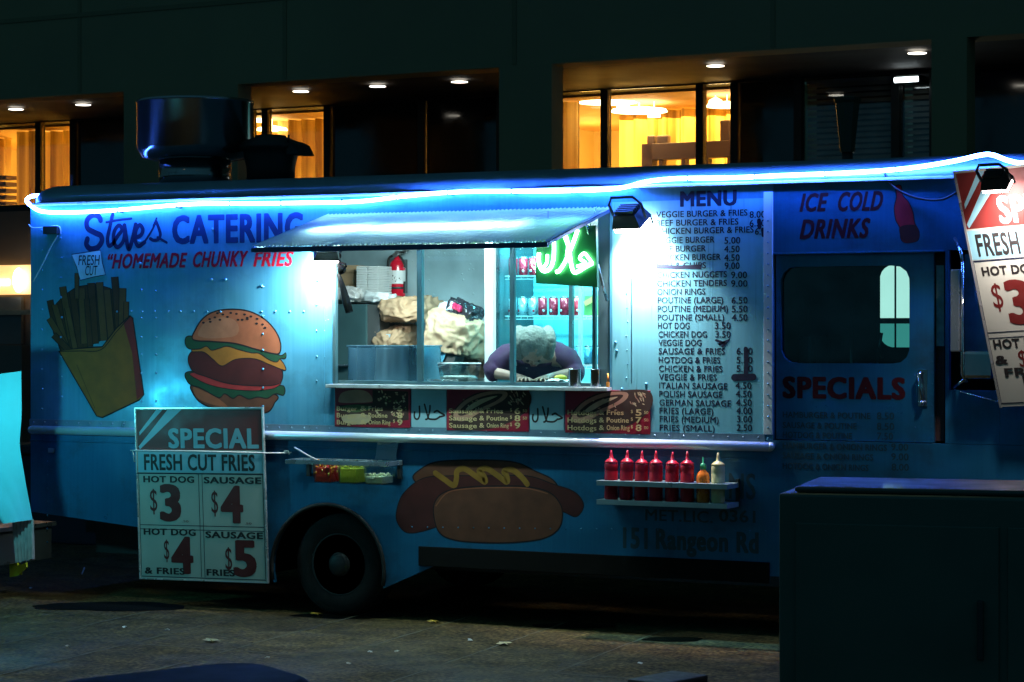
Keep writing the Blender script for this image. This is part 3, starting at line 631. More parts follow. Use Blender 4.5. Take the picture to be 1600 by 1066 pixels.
# soft drink bottle on the cab
def z6(x, y): return 1190 + x / 3.676, 270 + y / 3.676
A = Art()
A.blob('red', [z6(*p) for p in ((770, 80), (800, 75), (812, 130), (845, 170), (870, 230), (880, 290), (905, 340), (895, 390), (830, 402), (800, 380), (795, 320), (770, 270), (762, 200), (775, 140))], True, 1.2)
A.blob('brown', [z6(*p) for p in ((795, 312), (880, 300), (903, 345), (893, 388), (832, 398), (803, 378))])
A.done('bottle_picture')
SIDE = plane(-.003)
def mm(x, y): return 1000 + x / 2.6, 280 + y / 2.6
L1 = [('VEGGIE BURGER & FRIES', 66, 437, 157, '8.00', 445, 510), ('BEEF BURGER & FRIES', 66, 400, 192, '6.50', 445, 510), ('CHICKEN BURGER & FRIES', 66, 462, 225, '6.50', 467, 528), ('VEGGIE BURGER', 68, 303, 262, '5.00', 343, 408), ('BEEF BURGER', 68, 268, 297, '4.50', 342, 405), ('CHICKEN BURGER', 68, 328, 332, '4.50', 342, 405), ('FISH & CHIPS', 68, 268, 365, '9.00', 344, 405), ('CHICKEN NUGGETS', 70, 353, 402, '9.00', 370, 435), ('CHICKEN TENDERS', 70, 353, 437, '9.00', 370, 437), ('ONION RINGS', 70, 265, 471, '', 0, 0), ('POUTINE (LARGE)', 72, 338, 505, '6.50', 372, 437), ('POUTINE (MEDIUM)', 72, 358, 540, '5.50', 373, 437), ('POUTINE (SMALL)', 72, 342, 575, '4.50', 373, 437), ('HOT DOG', 73, 202, 608, '3.50', 304, 368), ('CHICKEN DOG', 75, 272, 643, '3.50', 306, 368), ('VEGGIE DOG', 75, 250, 677, '', 0, 0), ('SAUSAGE & FRIES', 76, 345, 711, '6.50', 392, 457), ('HOTDOG & FRIES', 76, 326, 747, '5.50', 392, 457), ('CHICKEN & FRIES', 77, 335, 782, '5.50', 392, 457), ('VEGGIE & FRIES', 77, 312, 816, '', 0, 0), ('ITALIAN SAUSAGE', 78, 355, 851, '4.50', 388, 453), ('POLISH SAUSAGE', 78, 335, 885, '4.50', 389, 453), ('GERMAN SAUSAGE', 79, 370, 920, '4.50', 390, 454), ('FRIES (LARGE)', 79, 298, 953, '4.00', 392, 455), ('FRIES (MEDIUM)', 80, 320, 987, '3.00', 394, 455), ('FRIES (SMALL)', 80, 304, 1022, '2.50', 393, 455)]
for s, x0, x1, yb, pr_, p0, p1 in L1:
    bm_ = B(); u0, vb = mm(x0, yb); u1, vt = mm(x1, yb - 25); text_px(bm_, SIDE, s, u0, u1, vb, vt, .022); bm_.build('menu_line', NAVY, truck, fix=False)
    if pr_: u0, vb = mm(p0, yb + 1); u1, vt = mm(p1, yb - 26); bm_ = B(); text_px(bm_, SIDE, pr_, u0, u1, vb, vt, .02); bm_.build('menu_price', NAVY, truck, fix=False)
bm_ = B(); u0, vb = mm(163, 113); u1, vt = mm(393, 50); text_px(bm_, SIDE, 'MENU', u0, u1, vb, vt, .06)
bm_.build('menu_heading', NAVY, truck, fix=False)
b = B()
for k, (pts, wd) in enumerate([([(68, 350), (150, 356), (246, 352)], 9), ([(70, 360), (246, 362)], 7), ([(430, 690), (432, 745), (430, 790)], 16), ([(384, 806), (460, 804)], 24), ([(310, 655), (350, 668), (318, 672), (365, 652), (335, 680)], 9), ([(484, 168), (486, 196)], 14), ([(500, 205), (502, 228)], 14)]):
    b = B(); ribbon(b, SIDE, [mm(*p) for p in pts], wd / 2.6, .0012 + .0001 * k, False); b.build('paint_smear', NAVY, truck, fix=False)
SIDE = plane(0)
# cab lettering (the door sits 2 cm back)
DOORP = plane(.02)
lettering('cold_drinks_lettering', mat('dark_red', (.06, .010, .014), .75, 0, .3, 25, spec=.1), [('ICE', *[1190 + q / 3.676 for q in (218, 385)], *[270 + q / 3.676 for q in (226, 120)], dict(bold=.05, shear=.2)), ('COLD', *[1190 + q / 3.676 for q in (430, 708)], *[270 + q / 3.676 for q in (223, 112)], dict(bold=.05, shear=.2)), ('DRINKS', *[1190 + q / 3.676 for q in (218, 630)], *[270 + q / 3.676 for q in (382, 270)], dict(bold=.05, shear=.2))])  # very dark red, much deeper than the slogan red
def md(x, y): return 1190 + x / 4.442, 540 + y / 4.442
lettering('specials_heading', mat('dark_red', (.06, .010, .014), .75, 0, .3, 25, spec=.1), [('SPECIALS', *[1190 + q / 4.442 for q in (145, 998)], *[540 + q / 4.442 for q in (366, 215)], dict(bold=.065))], door, DOORP)
b = B()
for s, x1, yb, p, p0, p1 in (('HAMBURGER & POUTINE', 755, 500, '8.50', 800, 920), ('SAUSAGE & POUTINE', 660, 572, '8.50', 800, 920), ('HOTDOG & POUTINE', 628, 640, '7.50', 802, 912), ('HAMBURGER & ONION RINGS', 870, 715, '9.00', 900, 1017), ('SAUSAGE & ONION RINGS', 775, 783, '9.00', 900, 1020), ('HOTDOG & ONION RINGS', 742, 855, '8.00', 902, 1022)):
    DF, DP = (DOORP, door) if yb < 660 else (SIDE, truck)          # the last rows stand on the panel below the door
    b = B(); u0, vb = md(147, yb); u1, vt = md(x1, yb - 42); text_px(b, DF, s, u0, u1, vb, vt, .022)
    u0, vb = md(p0, yb + 12); u1, vt = md(p1, yb - 36); text_px(b, DF, p, u0, u1, vb, vt, .015); b.build('specials_line', mat('dark_teal_lettering', (.012, .055, .075), .5, 0, .3, 30), DP, fix=False)  # dark teal letters, close in tone to the panel
def mb(x, y): return 920 + x / 5.161, 690 + y / 5.161
b = B()
for s, x0, x1, yb, yt, bo in (('NS', 1130, 1345, 460, 255, .02), ('MET.LIC.', 455, 1000, 636, 545, .02), ('0361', 1050, 1345, 645, 548, .03), ('151', 275, 475, 860, 690, .05), ('Rangeon Rd', 540, 1370, 868, 700, .06)):
    b = B(); u0, vb = mb(x0, yb); u1, vt = mb(x1, yt); text_px(b, SIDE, s, u0, u1, vb, vt, bo); b.build('licence_lettering', mat('dull_teal_lettering', (.014, .06, .08), .5, 0, .3, 30), truck, fix=False)  # dull teal, low in contrast with the lower body
# ---- arabic word as painted strokes; (x,y) in a 150 x 60 box
HALAL = [([(28, 8), (29, 34), (22, 47), (10, 47), (4, 38), (6, 26)], 6), ([(52, 2), (60, 22), (70, 44), (80, 48), (106, 48), (124, 40)], 6), ([(78, 6), (76, 24), (66, 46), (58, 49)], 6), ([(98, 26), (112, 22), (126, 28), (146, 36), (124, 41)], 6)]
def halal(bb, fr, u0, v0, u1, v1, off, k=1):
    for i, (s, wd) in enumerate(HALAL): ribbon(bb, fr, [(u0 + (u1 - u0) * x / 150, v0 + (v1 - v0) * y / 52) for x, y in s], wd * (u1 - u0) / 150 * k, off + .0001 * i)
PB = plane(-.006)
for u0, u1, v0, v1 in ((643, 697, 606, 671), (828, 881, 610, 675)):
    b = B(); p = PB.hit(u0, v0); q = PB.hit(u1, v1); b.box((p.x, -.006, q.z), (q.x, .004, p.z)); hp = b.build('hatch_panel', mat('pale_panel', (.3, .56, .62), .45, .2, .2, 6), truck)
    b = B(); halal(b, PB, u0 + 3, v0 + 25, u1 - 1, v0 + 51, .0004, 1.3); b.build('halal_lettering', BLK, hp, fix=False)
BOARD = mat('board_red', (.24, .012, .03), .35, 0, .35, 4, spec=.5)
BTXT = mat('board_lettering', (.55, .42, .2), .5, 0, .2, 20); FOOD1 = paint('food_bun', (.4, .22, .15)); FOOD2 = paint('food_dark', (.05, .03, .025)); FOOD3 = paint('food_pale', (.5, .4, .25)); FOOD4 = paint('food_green', (.08, .12, .05))
def price_board(u0, v0, u1, v1, rows, kind, label):
    p = plane(-.01).hit(u0, v0); q = plane(-.01).hit(u1, v1); b = B(); b.box((p.x, -.01, q.z), (q.x, .003, p.z), .002)
    o = b.build('price_board', BOARD, truck); o['label'] = label
    fr = plane(-.0102); W = q.x - p.x; H = p.z - q.z
    def P(s, t): return (u0 + (u1 - u0) * s, v0 + (v1 - v0) * t)
    b = B(); k = 0; ms = [FOOD1, FOOD2, FOOD3, FOOD4]; rnd = random.Random(int(u0))
    def bl(m, pts, sm=True):
        nonlocal k
        k += 1; b.mi = m; blob(b, fr, pts, .0002 + .00003 * k, sm)
    if kind == 'burger':
        bl(1, [P(*q) for q in ((.5, .08), (.97, .12), (.98, .8), (.6, .9), (.06, .95), (.05, .45), (.5, .4))], False)
        bl(0, [P(*q) for q in ((.05, .32), (.1, .15), (.27, .08), (.43, .13), (.5, .3), (.45, .38), (.1, .39))]); bl(2, [P(*q) for q in ((.1, .72), (.3, .66), (.48, .72), (.4, .9), (.15, .88))]); bl(3, [P(*q) for q in ((.05, .5), (.3, .44), (.5, .52), (.3, .62), (.1, .58))])
        for i in range(46): s, t = rnd.uniform(.53, .95), rnd.uniform(.12, .72); bl(rnd.choice((0, 2, 2, 3)), ell(*P(s, t), rnd.uniform(1.2, 3), rnd.uniform(.8, 1.6), 6, rnd.uniform(0, 3)))
    else:
        bl(1, [P(*q) for q in ((.25, .2), (.5, .05), (.98, .03), (.98, .5), (.6, .9), (.1, .95), (.05, .6))])
        bl(0, [P(*q) for q in ((.08, .62), (.2, .3), (.45, .08), (.72, .06), (.7, .25), (.45, .5), (.2, .75))]); bl(1, [P(*q) for q in ((.14, .55), (.28, .3), (.5, .14), (.68, .12), (.6, .28), (.4, .45), (.2, .62))]); bl(2, [P(*q) for q in ((.24, .45), (.4, .25), (.62, .16), (.44, .33), (.28, .5))])
        for i in range(22): s, t = rnd.uniform(.76, .95), rnd.uniform(.05, .35); bl(rnd.choice((2, 2, 0)), ell(*P(s, t), rnd.uniform(2, 4), .8, 6, rnd.uniform(.3, 1.6)))
        for i in range(14): s, t = rnd.uniform(.2, .6), rnd.uniform(.2, .5); bl(rnd.choice((3, 2, 0)), ell(*P(s, t), rnd.uniform(1, 2.5), .8, 6, rnd.uniform(0, 3)))
    b.build('food_picture', ms, o, fix=False)
    b = B()
    for i, (parts, price, cents) in enumerate(rows):
        t = .58 + i * .165 if kind == 'burger' else .56 + i * .17
        for s, a, c in parts:
            ua, vb = P(a, t); uc, vt = P(c, t - .11); text_px(b, fr, s, ua, uc, vb, vt, .02, 0, .0024)
        ua, vb = P(.83, t + .02); uc, vt = P(.90, t - .12); text_px(b, fr, price, ua, uc, vb, vt, .03, 0, .0024)
        ua, vb = P(.775, t - .04); text_px(b, fr, '$', ua, ua + 3, vb, vb - 5, .01, 0, .0024)
        if cents: ua, vb = P(.93, t - .02); text_px(b, fr, cents, ua, ua + 6.5, vb, vb - 4.5, .005, 0, .0024)
    b.build('board_lettering', BTXT, o, fix=False)
price_board(523, 604, 641, 669, [([('Burger', .03, .3), ('&', .34, .42), ('Fries', .45, .64)], '6', ''), ([('Burger', .03, .3), ('&', .34, .42), ('Poutine', .45, .7)], '8', ''), ([('Burger', .03, .3), ('&', .34, .42), ('Onion Ring', .45, .74)], '9', '')], 'burger', 'dark red price board with a burger picture')
price_board(698, 608, 826, 675, [([('Sausage', .03, .37), ('&', .4, .46), ('Fries', .49, .69)], '6', '50'), ([('Sausage', .03, .37), ('&', .4, .46), ('Poutine', .49, .75)], '8', '50'), ([('Sausage', .03, .37), ('&', .4, .46), ('Onion Ring', .49, .76)], '9', '')], 'dog', 'dark red price board for sausages, middle of three')
price_board(883, 609, 1016, 679, [([('Hotdogs', .03, .37), ('&', .4, .46), ('Fries', .49, .69)], '5', '50'), ([('Hotdogs', .03, .37), ('&', .4, .46), ('Poutine', .49, .75)], '7', '50'), ([('Hotdogs', .03, .37), ('&', .4, .46), ('Onion Ring', .49, .76)], '8', '00')], 'dog', 'dark red price board for hot dogs beside the menu')

# ================================================================== hanging price signs
PAPER = mat('sign_white', (.40, .46, .40), .45, 0, .12, 5); HEAD = mat('sign_red', (.12, .012, .01), .5, 0, .25, 6); STRIPE = mat('sign_blue', (.22, .5, .6), .45, 0, .15, 6); REDD = mat('price_red', (.11, .009, .008), .5, 0, .2, 20)
def sign(label, TL, TR, BL, rows2, edge):
    ex = (TR - TL); ez = (TL - BL); W, H = ex.length, ez.length
    n = ex.cross(ez).normalized()
    o = thing('special_sign', BL, label, 'price sign', 'hanging price signs')
    exn, ezn = ex / W, ez / H
    class F2:
        @staticmethod
        def pt(a, b_, off=0): return BL + ex * a + ez * b_ + n * off
    def quad(bb, a0, b0, a1, b1, off, pts=None):
        bb.face([F2.pt(a, c, off) for a, c in (pts or ((a0, b0), (a1, b0), (a1, b1), (a0, b1)))])
    b = B(); b.prism([F2.pt(0, 0), F2.pt(1, 0), F2.pt(1, 1), F2.pt(0, 1)], -n * .012); b.build('sign_board', PAPER, o)
    b = B(); quad(b, .01, .755, .99, .99, .0005); b.build('sign_header', HEAD, o, fix=False)
    b = B(); quad(b, 0, 0, 0, 0, .0009, ((.02, .775), (.03, .758), (.37, .99), (.26, .99))); quad(b, 0, 0, 0, 0, .0009, ((.03, .86), (.03, .84), (.22, .99), (.17, .99)))
    quad(b, .012, .625, .988, .748, .0005); b.build('sign_stripe', STRIPE, o, fix=False)
    b = B()
    for (a, c, d, e) in ((0, .615, 1, .622), (.012, .314, .988, .318), (.012, .29, .988, .294), (.488, .02, .492, .614), (.515, .02, .519, .614), (.012, .02, .016, .614), (.984, .02, .988, .614), (.012, .012, .988, .017)): quad(b, a, c, d, e, .0011)
    b.build('sign_rule', NAVY, o, fix=False)
    def T(bb, s, a0, a1, b0, h, bo=.02):
        v, f = text_geo(s, bo); x0 = min(p.x for p in v); x1 = max(p.x for p in v); Hh = caph(0); k = (a1 - a0) / (x1 - x0 + 1.6 * bo); e = bo * k * .8; ey = bo * h / Hh * .5
        for i, (sx, sy) in enumerate(BOLD if bo > .004 else BOLD[:1]): bb.add_mesh([F2.pt(a0 + e + sx * e + (p.x - x0) * k, b0 + ey * (1 + sy) + p.y / Hh * (h - 2 * ey), .0013 + .00006 * i) for p in v], f)
    b = B(); T(b, 'SPECIAL', .26, .965, .766, .115, .05); b.build('sign_title', mat('sign_title', (.16, .42, .5), .45), o, fix=False)
    b = B(); T(b, 'FRESH CUT FRIES', .06, .93, .637, .094, .035); b.build('sign_lettering', BLK, o, fix=False)
    for s, a0, a1, b0 in rows2[0]: b = B(); T(b, s, a0, a1, b0, .038, .05); b.build('sign_lettering', BLK, o, fix=False)
    for s, a0, a1, b0, h, bo in rows2[1]: b = B(); T(b, s, a0, a1, b0, h, bo); b.build('sign_price', REDD, o, fix=False)
    b = B(); 
    for a0, a1, c0, c1 in edge: b.prism([F2.pt(a0, c0, .006), F2.pt(a1, c0, .006), F2.pt(a1, c1, .006), F2.pt(a0, c1, .006)], -n * .02)
    b.build('sign_edge', mat('sign_edge', (.65, .75, .75), .3, .7), o)
    return o, F2
sy = -.09
TL, TR, BL = pw(211, 638, sy), pw(410, 637, sy), pw(219, 904, sy)
rows = ([('HOT DOG', .05, .455, .565), ('SAUSAGE', .53, .975, .563), ('HOT DOG', .04, .455, .258), ('SAUSAGE', .53, .975, .248), ('FRIES', .53, .75, .03), ('& FRIES', .04, .36, .03)],
        [('$', .10, .155, .40, .125, -.01), ('3', .175, .345, .34, .215, .06), ('$', .585, .635, .395, .125, -.01), ('4', .655, .83, .335, .215, .06), ('.50', .35, .40, .335, .012, .0), ('.50', .84, .89, .33, .012, 0), ('$', .2, .24, .12, .11, -.01), ('4', .255, .43, .035, .215, .06), ('$', .68, .73, .07, .125, -.01), ('5', .74, .92, .03, .21, .06)])
sgn, _ = sign('tall price sign under the burger picture, tied on with string', TL, TR, BL, rows, ((-.003, .004, -.003, 1.003), (.995, 1.004, -.003, 1.003), (.0041, .9949, .996, 1.003), (.0041, .9949, -.003, .004)))
b = B()
pts = [pw(204, 704, -.03), pw(211, 704, sy - .012), pw(300, 705, sy - .012), pw(415, 708, sy - .012), pw(447, 708, -.03), pw(456, 707, -.006)]
b.tube(pts, .0045, 6); b.tube([pw(207, 704, -.05), pw(209, 712, -.05), pw(210, 722, -.05)], .004, 6); b.tube([pw(444, 706, -.03), pw(450, 705, -.03), pw(452, 710, -.03)], .007, 6)
tag(recenter(b.build('string', mat('cord_white', (.7, .75, .72), .6, 0, .2, 40))), 'white string stretched across the price sign under the burger picture', 'string')
TL, BL = pw(1490, 268, -.36), pw(1563, 636, -.12); TR = pw(1712, 246, -.42)
rows = ([('HOT DOG', .06, .46, .555), ('SAUSAGE', .53, .95, .555), ('HOT DOG', .04, .46, .247), ('SAUSAGE', .53, .96, .247), ('FRIES', .08, .42, .125), ('FRIES', .56, .9, .125), ('&', .03, .12, .18)],
        [('$', .1, .17, .42, .1, -.01), ('3', .19, .38, .345, .185, .06), ('$', .58, .65, .42, .1, -.01), ('4', .67, .86, .345, .185, .06), ('.50', .40, .46, .345, .012, 0), ('$', .2, .26, .165, .07, -.01), ('4', .28, .44, .165, .075, .06), ('$', .68, .74, .165, .07, -.01), ('5', .77, .93, .165, .075, .06)])
sgn2, F2 = sign('tilted price sign under the spotlight at the front of the truck', TL, TR, BL, rows, ((-.004, .012, -.003, 1.003), (.988, 1.004, -.003, 1.003)))
b = B()
v, f = text_geo('BURGER', .05); x0 = min(p.x for p in v); x1 = max(p.x for p in v)
for s, a0, a1, b0, h in (('BURGER', .2, .8, .08, .045), ('& FRIES', .22, .8, .025, .04)):
    v, f = text_geo(s, .05); x0 = min(p.x for p in v); x1 = max(p.x for p in v); b.add_mesh([F2.pt(a0 + (p.x - x0) * (a1 - a0) / (x1 - x0), b0 + p.y / caph(.05) * h, .0013) for p in v], f)
b.build('sign_footer', BLK, sgn2, fix=False)
b = B(); b.tube([BL + Vector((.02, 0, .02)), pw(1530, 620, -.02), pw(1500, 612, -.005)], .004, 6); b.tube([TL + Vector((0, .01, -.02)), pw(1493, 268, -.02)], .006, 6); b.build('sign_tie', STEEL, sgn2)

# ================================================================== lights on the truck; the tube under the awning is unseen
NEON = emitter('neon_blue', (.05, .165, 1.0), 125)
pts = [(150, 330.5, -.05), (200, 327, -.05), (300, 319, -.05), (400, 318, -.05), (480, 317, -.05), (560, 315, -.05), (640, 306, -.05), (700, 301, -.05), (760, 299, -.05), (850, 299, -.05), (930, 297, -.055), (975, 293, -.055), (1010, 284, -.05), (1060, 279, -.05), (1140, 278, -.055), (1230, 274, -.055), (1330, 270, -.055), (1420, 263, -.055), (1490, 252, -.06), (1530, 243, -.06), (1550, 242, -.06), (1575, 251, -.06), (1600, 255, -.06), (1650, 252, -.06)]
P = [Vector((XL - .035, 1.2, pw(42, 300).z - .03)), Vector((XL - .05, .25, pw(41, 303).z)), Vector((XL - .05, .02, pw(40, 312).z)), pw(58, 328, -.04), pw(80, 332, -.05), pw(110, 332, -.05)] + [pw(u, v, y) for u, v, y in pts]
rope = thing('neon_rope', (P[10].x, -.05, P[10].z - .1), 'glowing blue neon rope running along the roof edge', 'neon light')
b = B(); b.tube(catmull(P, 5), .0125, 8); b.build('glowing_tube', NEON, rope)
b = B()
for u, v in ((185, 329), (277, 322), (360, 318), (440, 318), (535, 315), (620, 308), (700, 301), (800, 299), (895, 298), (1075, 279), (1180, 276), (1290, 272), (1400, 265)):
    p = pw(u, v, -.05); b.box((p.x - .003, -.066, p.z - .016), (p.x + .003, .0, p.z + .016), .001)
b.build('tube_clip', DARK, rope)
b = B(); b.tube(catmull([pw(1378, 262, -.03), pw(1390, 285, -.02), pw(1405, 298, -.02), pw(1435, 310, -.02), pw(1470, 312, -.03), pw(1496, 300, -.05), pw(1545, 270, -.1)], 5), .007, 6)
tag(recenter(b.build('power_cable', BLK)), 'thin black cable sagging from the roof edge above the cab door', 'cable')
def floodlight(loc, label, dirv, energy, col, sc=1, name='flood_lamp', bail=True):
    t = thing(name, loc, label, 'lamp', 'work lamps on the truck')
    M3 = Vector(dirv).to_track_quat('-Z', 'X').to_matrix(); o = Vector(loc)
    T = lambda x, y, z: o + M3 @ Vector((x * sc, y * sc, z * sc))
    b = B(); q = [b.bm.verts.new(T(*p)) for p in ((-.05, -.08, .05), (.05, -.08, .05), (.05, .08, .05), (-.05, .08, .05), (-.075, -.105, -.03), (.075, -.105, -.03), (.075, .105, -.03), (-.075, .105, -.03))]
    for f in ((0, 1, 2, 3), (0, 4, 5, 1), (1, 5, 6, 2), (2, 6, 7, 3), (3, 7, 4, 0)): b.bm.faces.new([q[i] for i in f])
    for k in range(5): x = -.04 + k * .02; b.prism([T(x, -.07, .051), T(x + .006, -.07, .051), T(x + .006, -.07, .075), T(x, -.07, .075)], M3 @ Vector((0, .14 * sc, 0)))
    b.build('lamp_housing', DARK, t)
    b = B(); b.prism([T(-.068, -.098, -.03), T(.068, -.098, -.03), T(.068, .098, -.03), T(-.068, .098, -.03)], M3 @ Vector((0, 0, -.03 * sc))); b.build('lamp_lens', emitter('lens_' + name, col, 30), t)
    if bail:
        b = B(); b.tube([T(0, -.115, .0), T(0, -.12, .1), T(0, -.08, .15), T(0, .08, .15), T(0, .12, .1), T(0, .115, 0)], .009, 8)
        b.tube([T(.06, -.1, -.03), T(.06, -.1, -.08)], .008, 6); b.tube([T(.06, .1, -.03), T(.06, .1, -.08)], .008, 6); b.build('lamp_bracket', DARK, t)
    lamp('AREA', 'lamp_light', T(0, 0, -.068), energy, col, .13 * sc, .19 * sc, T(0, 0, -1), parent=t, spread=math.radians(105))
    return t
floodlight(pw(985, 341, -.13), 'floodlight with a bright lens beside the menu heading', (.16, .70, -1), 44, (1, .86, .86))
floodlight(pw(510, 393, -.2), 'dark floodlight hanging under the left end of the awning', (-.6, .85, -.70), 34, (.93, 1, 1), .8)
floodlight(pw(1556, 282, -.58), 'small black spotlight shining on the tilted price sign', (.18, .75, -.8), 9, (1, .78, .74), .75, 'spotlight')
t = thing('tube_light', (XA + .9, -.3, 2.5), 'white tube light fixed under the awning above the serving shelf', 'tube light')
ya = -.45; za = zh + (ze - zh) * .45 / .92 - .078
b = B(); b.cyl((XA + .12, ya, za), (XB - .45, ya, za), .014, seg=12); b.build('light_tube', emitter('tube_bright', (.62, 1.0, 1.0), 120), t)
b = B(); b.box((XA + .1, ya + .02, za - .012), (XB - .43, ya + .03, za + .012)); b.build('light_fitting', WHITE, t)
lamp('AREA', 'tube_lamp', ((XA + XB) / 2 - .16, ya, za - .02), 5, (.75, 1, 1), XB - XA - .6, .05, ((XA + XB) / 2 - .16, ya + .5, 0), parent=t, spread=math.radians(85))
# black work-lamp arm inside the hatch
t = thing('lamp_arm', pw(530, 400, -.1), 'black jointed arm dangling in the left end of the hatch', 'lamp arm')
b = B(); b.cyl(pw(519, 391, -.1), pw(528, 391, -.06), .028); b.tube([pw(526, 394, -.1), pw(530, 415, -.1), pw(534, 428, -.1)], .016, 8); b.ball(pw(534, 421, -.1), .03); b.ball(pw(527, 400, -.1), .028); b.tube([pw(530, 410, -.1), pw(540, 413, -.1), pw(541, 418, -.1)], .007, 6); b.build('arm_joint', mat('arm_black', (.005, .006, .006), .8, spec=.1), t)
b = B(); b.tube([pw(529, 428, -.1), pw(536, 450, -.1), pw(541, 470, -.1), pw(546, 488, -.1)], .018, 10, [.012, .02, .028, .026]); b.build('arm_tube', mat('arm_black', (.005, .006, .006), .8, spec=.1), t)
# green halal light
GY = -.28
G = Frame((0, GY, 0), (1, 0, 0), (0, 0, 1))
sg = thing('halal_sign', pw(885, 446, GY), 'green glowing halal sign hanging below the awning', 'neon sign')
b = B(); c4 = [pw(838, 362, GY), pw(931, 352, GY), pw(933, 449, GY), pw(837, 443, GY)]; b.prism(c4, (0, .03, 0)); b.build('sign_panel', mat('sign_panel_green', (.005, .10, .035), .4, 0, .3, 6, spec=.5), sg)
def zg(x, y): return 740 + x / 3.675, 330 + y / 3.675
GR = emitter('neon_green', (.34, 1.0, .48), 18)
b = B()
for s, r in (([(463, 118), (468, 200), (464, 280), (445, 330), (410, 345), (388, 320), (380, 280), (382, 240)], 1.0), ([(604, 108), (575, 190), (535, 285), (500, 340), (480, 350)], 1), ([(515, 125), (540, 170), (556, 230), (562, 280), (572, 330), (585, 352), (610, 345), (650, 320), (688, 300)], 1), ([(688, 300), (665, 268), (640, 243), (615, 272), (650, 300), (600, 318)], .8), ([(430, 250), (425, 300), (405, 325)], .8), ([(535, 135), (548, 190), (540, 260)], .8)):
    b.tube(catmull([G.pt(*G.px(*zg(*p)), .016) for p in s], 5), .0115 * r, 8)
b.build('glowing_letters', GR, sg)
b = B(); b.tube([c4[0].lerp(c4[1], .2), c4[0].lerp(c4[1], .2) + Vector((0, 0, .12))], .003, 6); b.tube([c4[0].lerp(c4[1], .9), c4[0].lerp(c4[1], .9) + Vector((0, .1, .12))], .003, 6); b.build('hanging_wire', STEEL, sg)
# ================================================================== inside the hatch
CARD = mat('cardboard', (.42, .27, .15), .8, 0, .2, 12, .2); KRAFT = mat('kraft_paper', (.44, .30, .18), .75, 0, .3, 9, .4); FOAM = mat('foam_white', (.72, .74, .72), .6, 0, .08, 8)
b = B(); zc = zz(700, 598) - .01; b.box((XA - .35, TH + .11, .9), (XB - .02, .62, zc), .005); b.build('serving_counter', STEEL, truck)
b = B(); y = 1.45; zk = pw(560, 474, y).z; p = pw(500, 474, y); q = pw(771, 474, y); zl = pw(640, 590, y).z
b.box((p.x - .4, y, .63), (q.x, 2.04, zl), .004); b.build('back_counter', STEEL, truck)
cab = thing('steel_cabinet', pw(556, 560, 1.35), 'dark steel cabinet behind the left end of the hatch with boxes on top', 'cabinet')
b = B(); p = pw(515, 476, 1.4); q = pw(572, 600, 1.4); b.box((p.x - .3, 1.4, .64), (q.x, 1.96, p.z), .004); b.build('cabinet_body', mat('cabinet_teal', (.09, .19, .2), .4, .5, .25, 5, .06), cab)
b = B(); p = pw(572.6, 476, 1.41); q = pw(592, 600, 1.41); b.box((p.x, 1.42, .64), (q.x, 1.96, p.z - .002), .003); b.build('cabinet_side', mat('cabinet_grey', (.09, .1, .1), .55, .2, .3, 8), cab)
b = B(); p = pw(524, 572, 1.39); q = pw(548, 600, 1.39); b.box((p.x, 1.36, p.z), (q.x, 1.4, p.z + .012)); b.build('cabinet_handle', STEEL, cab)
zt = pw(556, 474, 1.6).z
def stack(u0, u1, v0, y, m, name, label, n, d=.2, grp=None):
    p = pw(u0, v0, y); q = pw(u1, v0, y); o = thing(name, ((p.x + q.x) / 2, y + d / 2, zt), label, name.split('_')[-1], grp)
    return p, q, o
p, q, o = stack(557, 591, 416, 1.55, FOAM, 'takeout_boxes', 'stack of white takeout containers beside the fire extinguisher', 9); o['category'] = 'containers'
h = p.z - zt; b = B()
for k in range(22):
    z0 = zt + h * k / 22; j = random.uniform(-.002, .002); w2 = (q.x - p.x) / 2
    b.box((p.x + j, 1.55, z0 + .001), (p.x + w2 - .002 + j, 1.75, z0 + h / 22 - .0015), .002); b.box((p.x + w2 + .002 - j, 1.55, z0 + .001), (q.x - j, 1.75, z0 + h / 22 - .002), .002)
b.build('container', FOAM, o)
p = pw(534, 415, 1.62); q = pw(556, 455, 1.62)
b = B(); b.box((p.x - .12, 1.65, zt), (q.x, 1.9, p.z), .004); b.box((p.x - .125, 1.64, p.z - .05), (q.x + .003, 1.65, p.z + .002))
tag(recenter(b.build('cardboard_box', CARD)), 'beige cardboard box behind the black lamp arm', 'box')
def crumple(name, c, size, m, label, cat, rot=None, amp=.035, seed=0, cuts=15, group=None, freq=5):
    bm = bmesh.new(); bmesh.ops.create_cube(bm, size=1)
    bmesh.ops.subdivide_edges(bm, edges=bm.edges[:], cuts=cuts, use_grid_fill=True)
    for v in bm.verts:
        p = v.co.copy(); r = p.normalized() * .62
        k = .30; p = p * (1 - k) + r * k
        P3 = Vector((p.x * size[0], p.y * size[1], p.z * size[2]))
        nv = noise.noise_vector(P3 * freq + Vector((seed * 7.3, seed, 0))) * amp + p.normalized() * (abs(noise.noise(P3 * freq * 2.6 + Vector((seed * 3, 1, 2)))) * -1.1 + abs(noise.noise(P3 * freq * 6 + Vector((1, seed * 2, 5)))) * -.5 + .3) * amp
        v.co = P3 + nv
    if rot is not None: bmesh.ops.rotate(bm, verts=bm.verts, cent=(0, 0, 0), matrix=rot)
    for f in bm.faces: f.smooth = True
    bb = B(); bb.bm.free(); bb.bm = bm; bmesh.ops.translate(bm, verts=bm.verts, vec=c)
    o = bb.build(name, m); return tag(recenter(o), label, cat, group)
def rot2(ax, deg): return Matrix.Rotation(math.radians(deg), 3, ax)
def pxsize(n, y): return n / (240 * 7240 / 7140) * (1 + y * .9 / 14.5)
BG = 'brown paper bags piled behind the hatch'
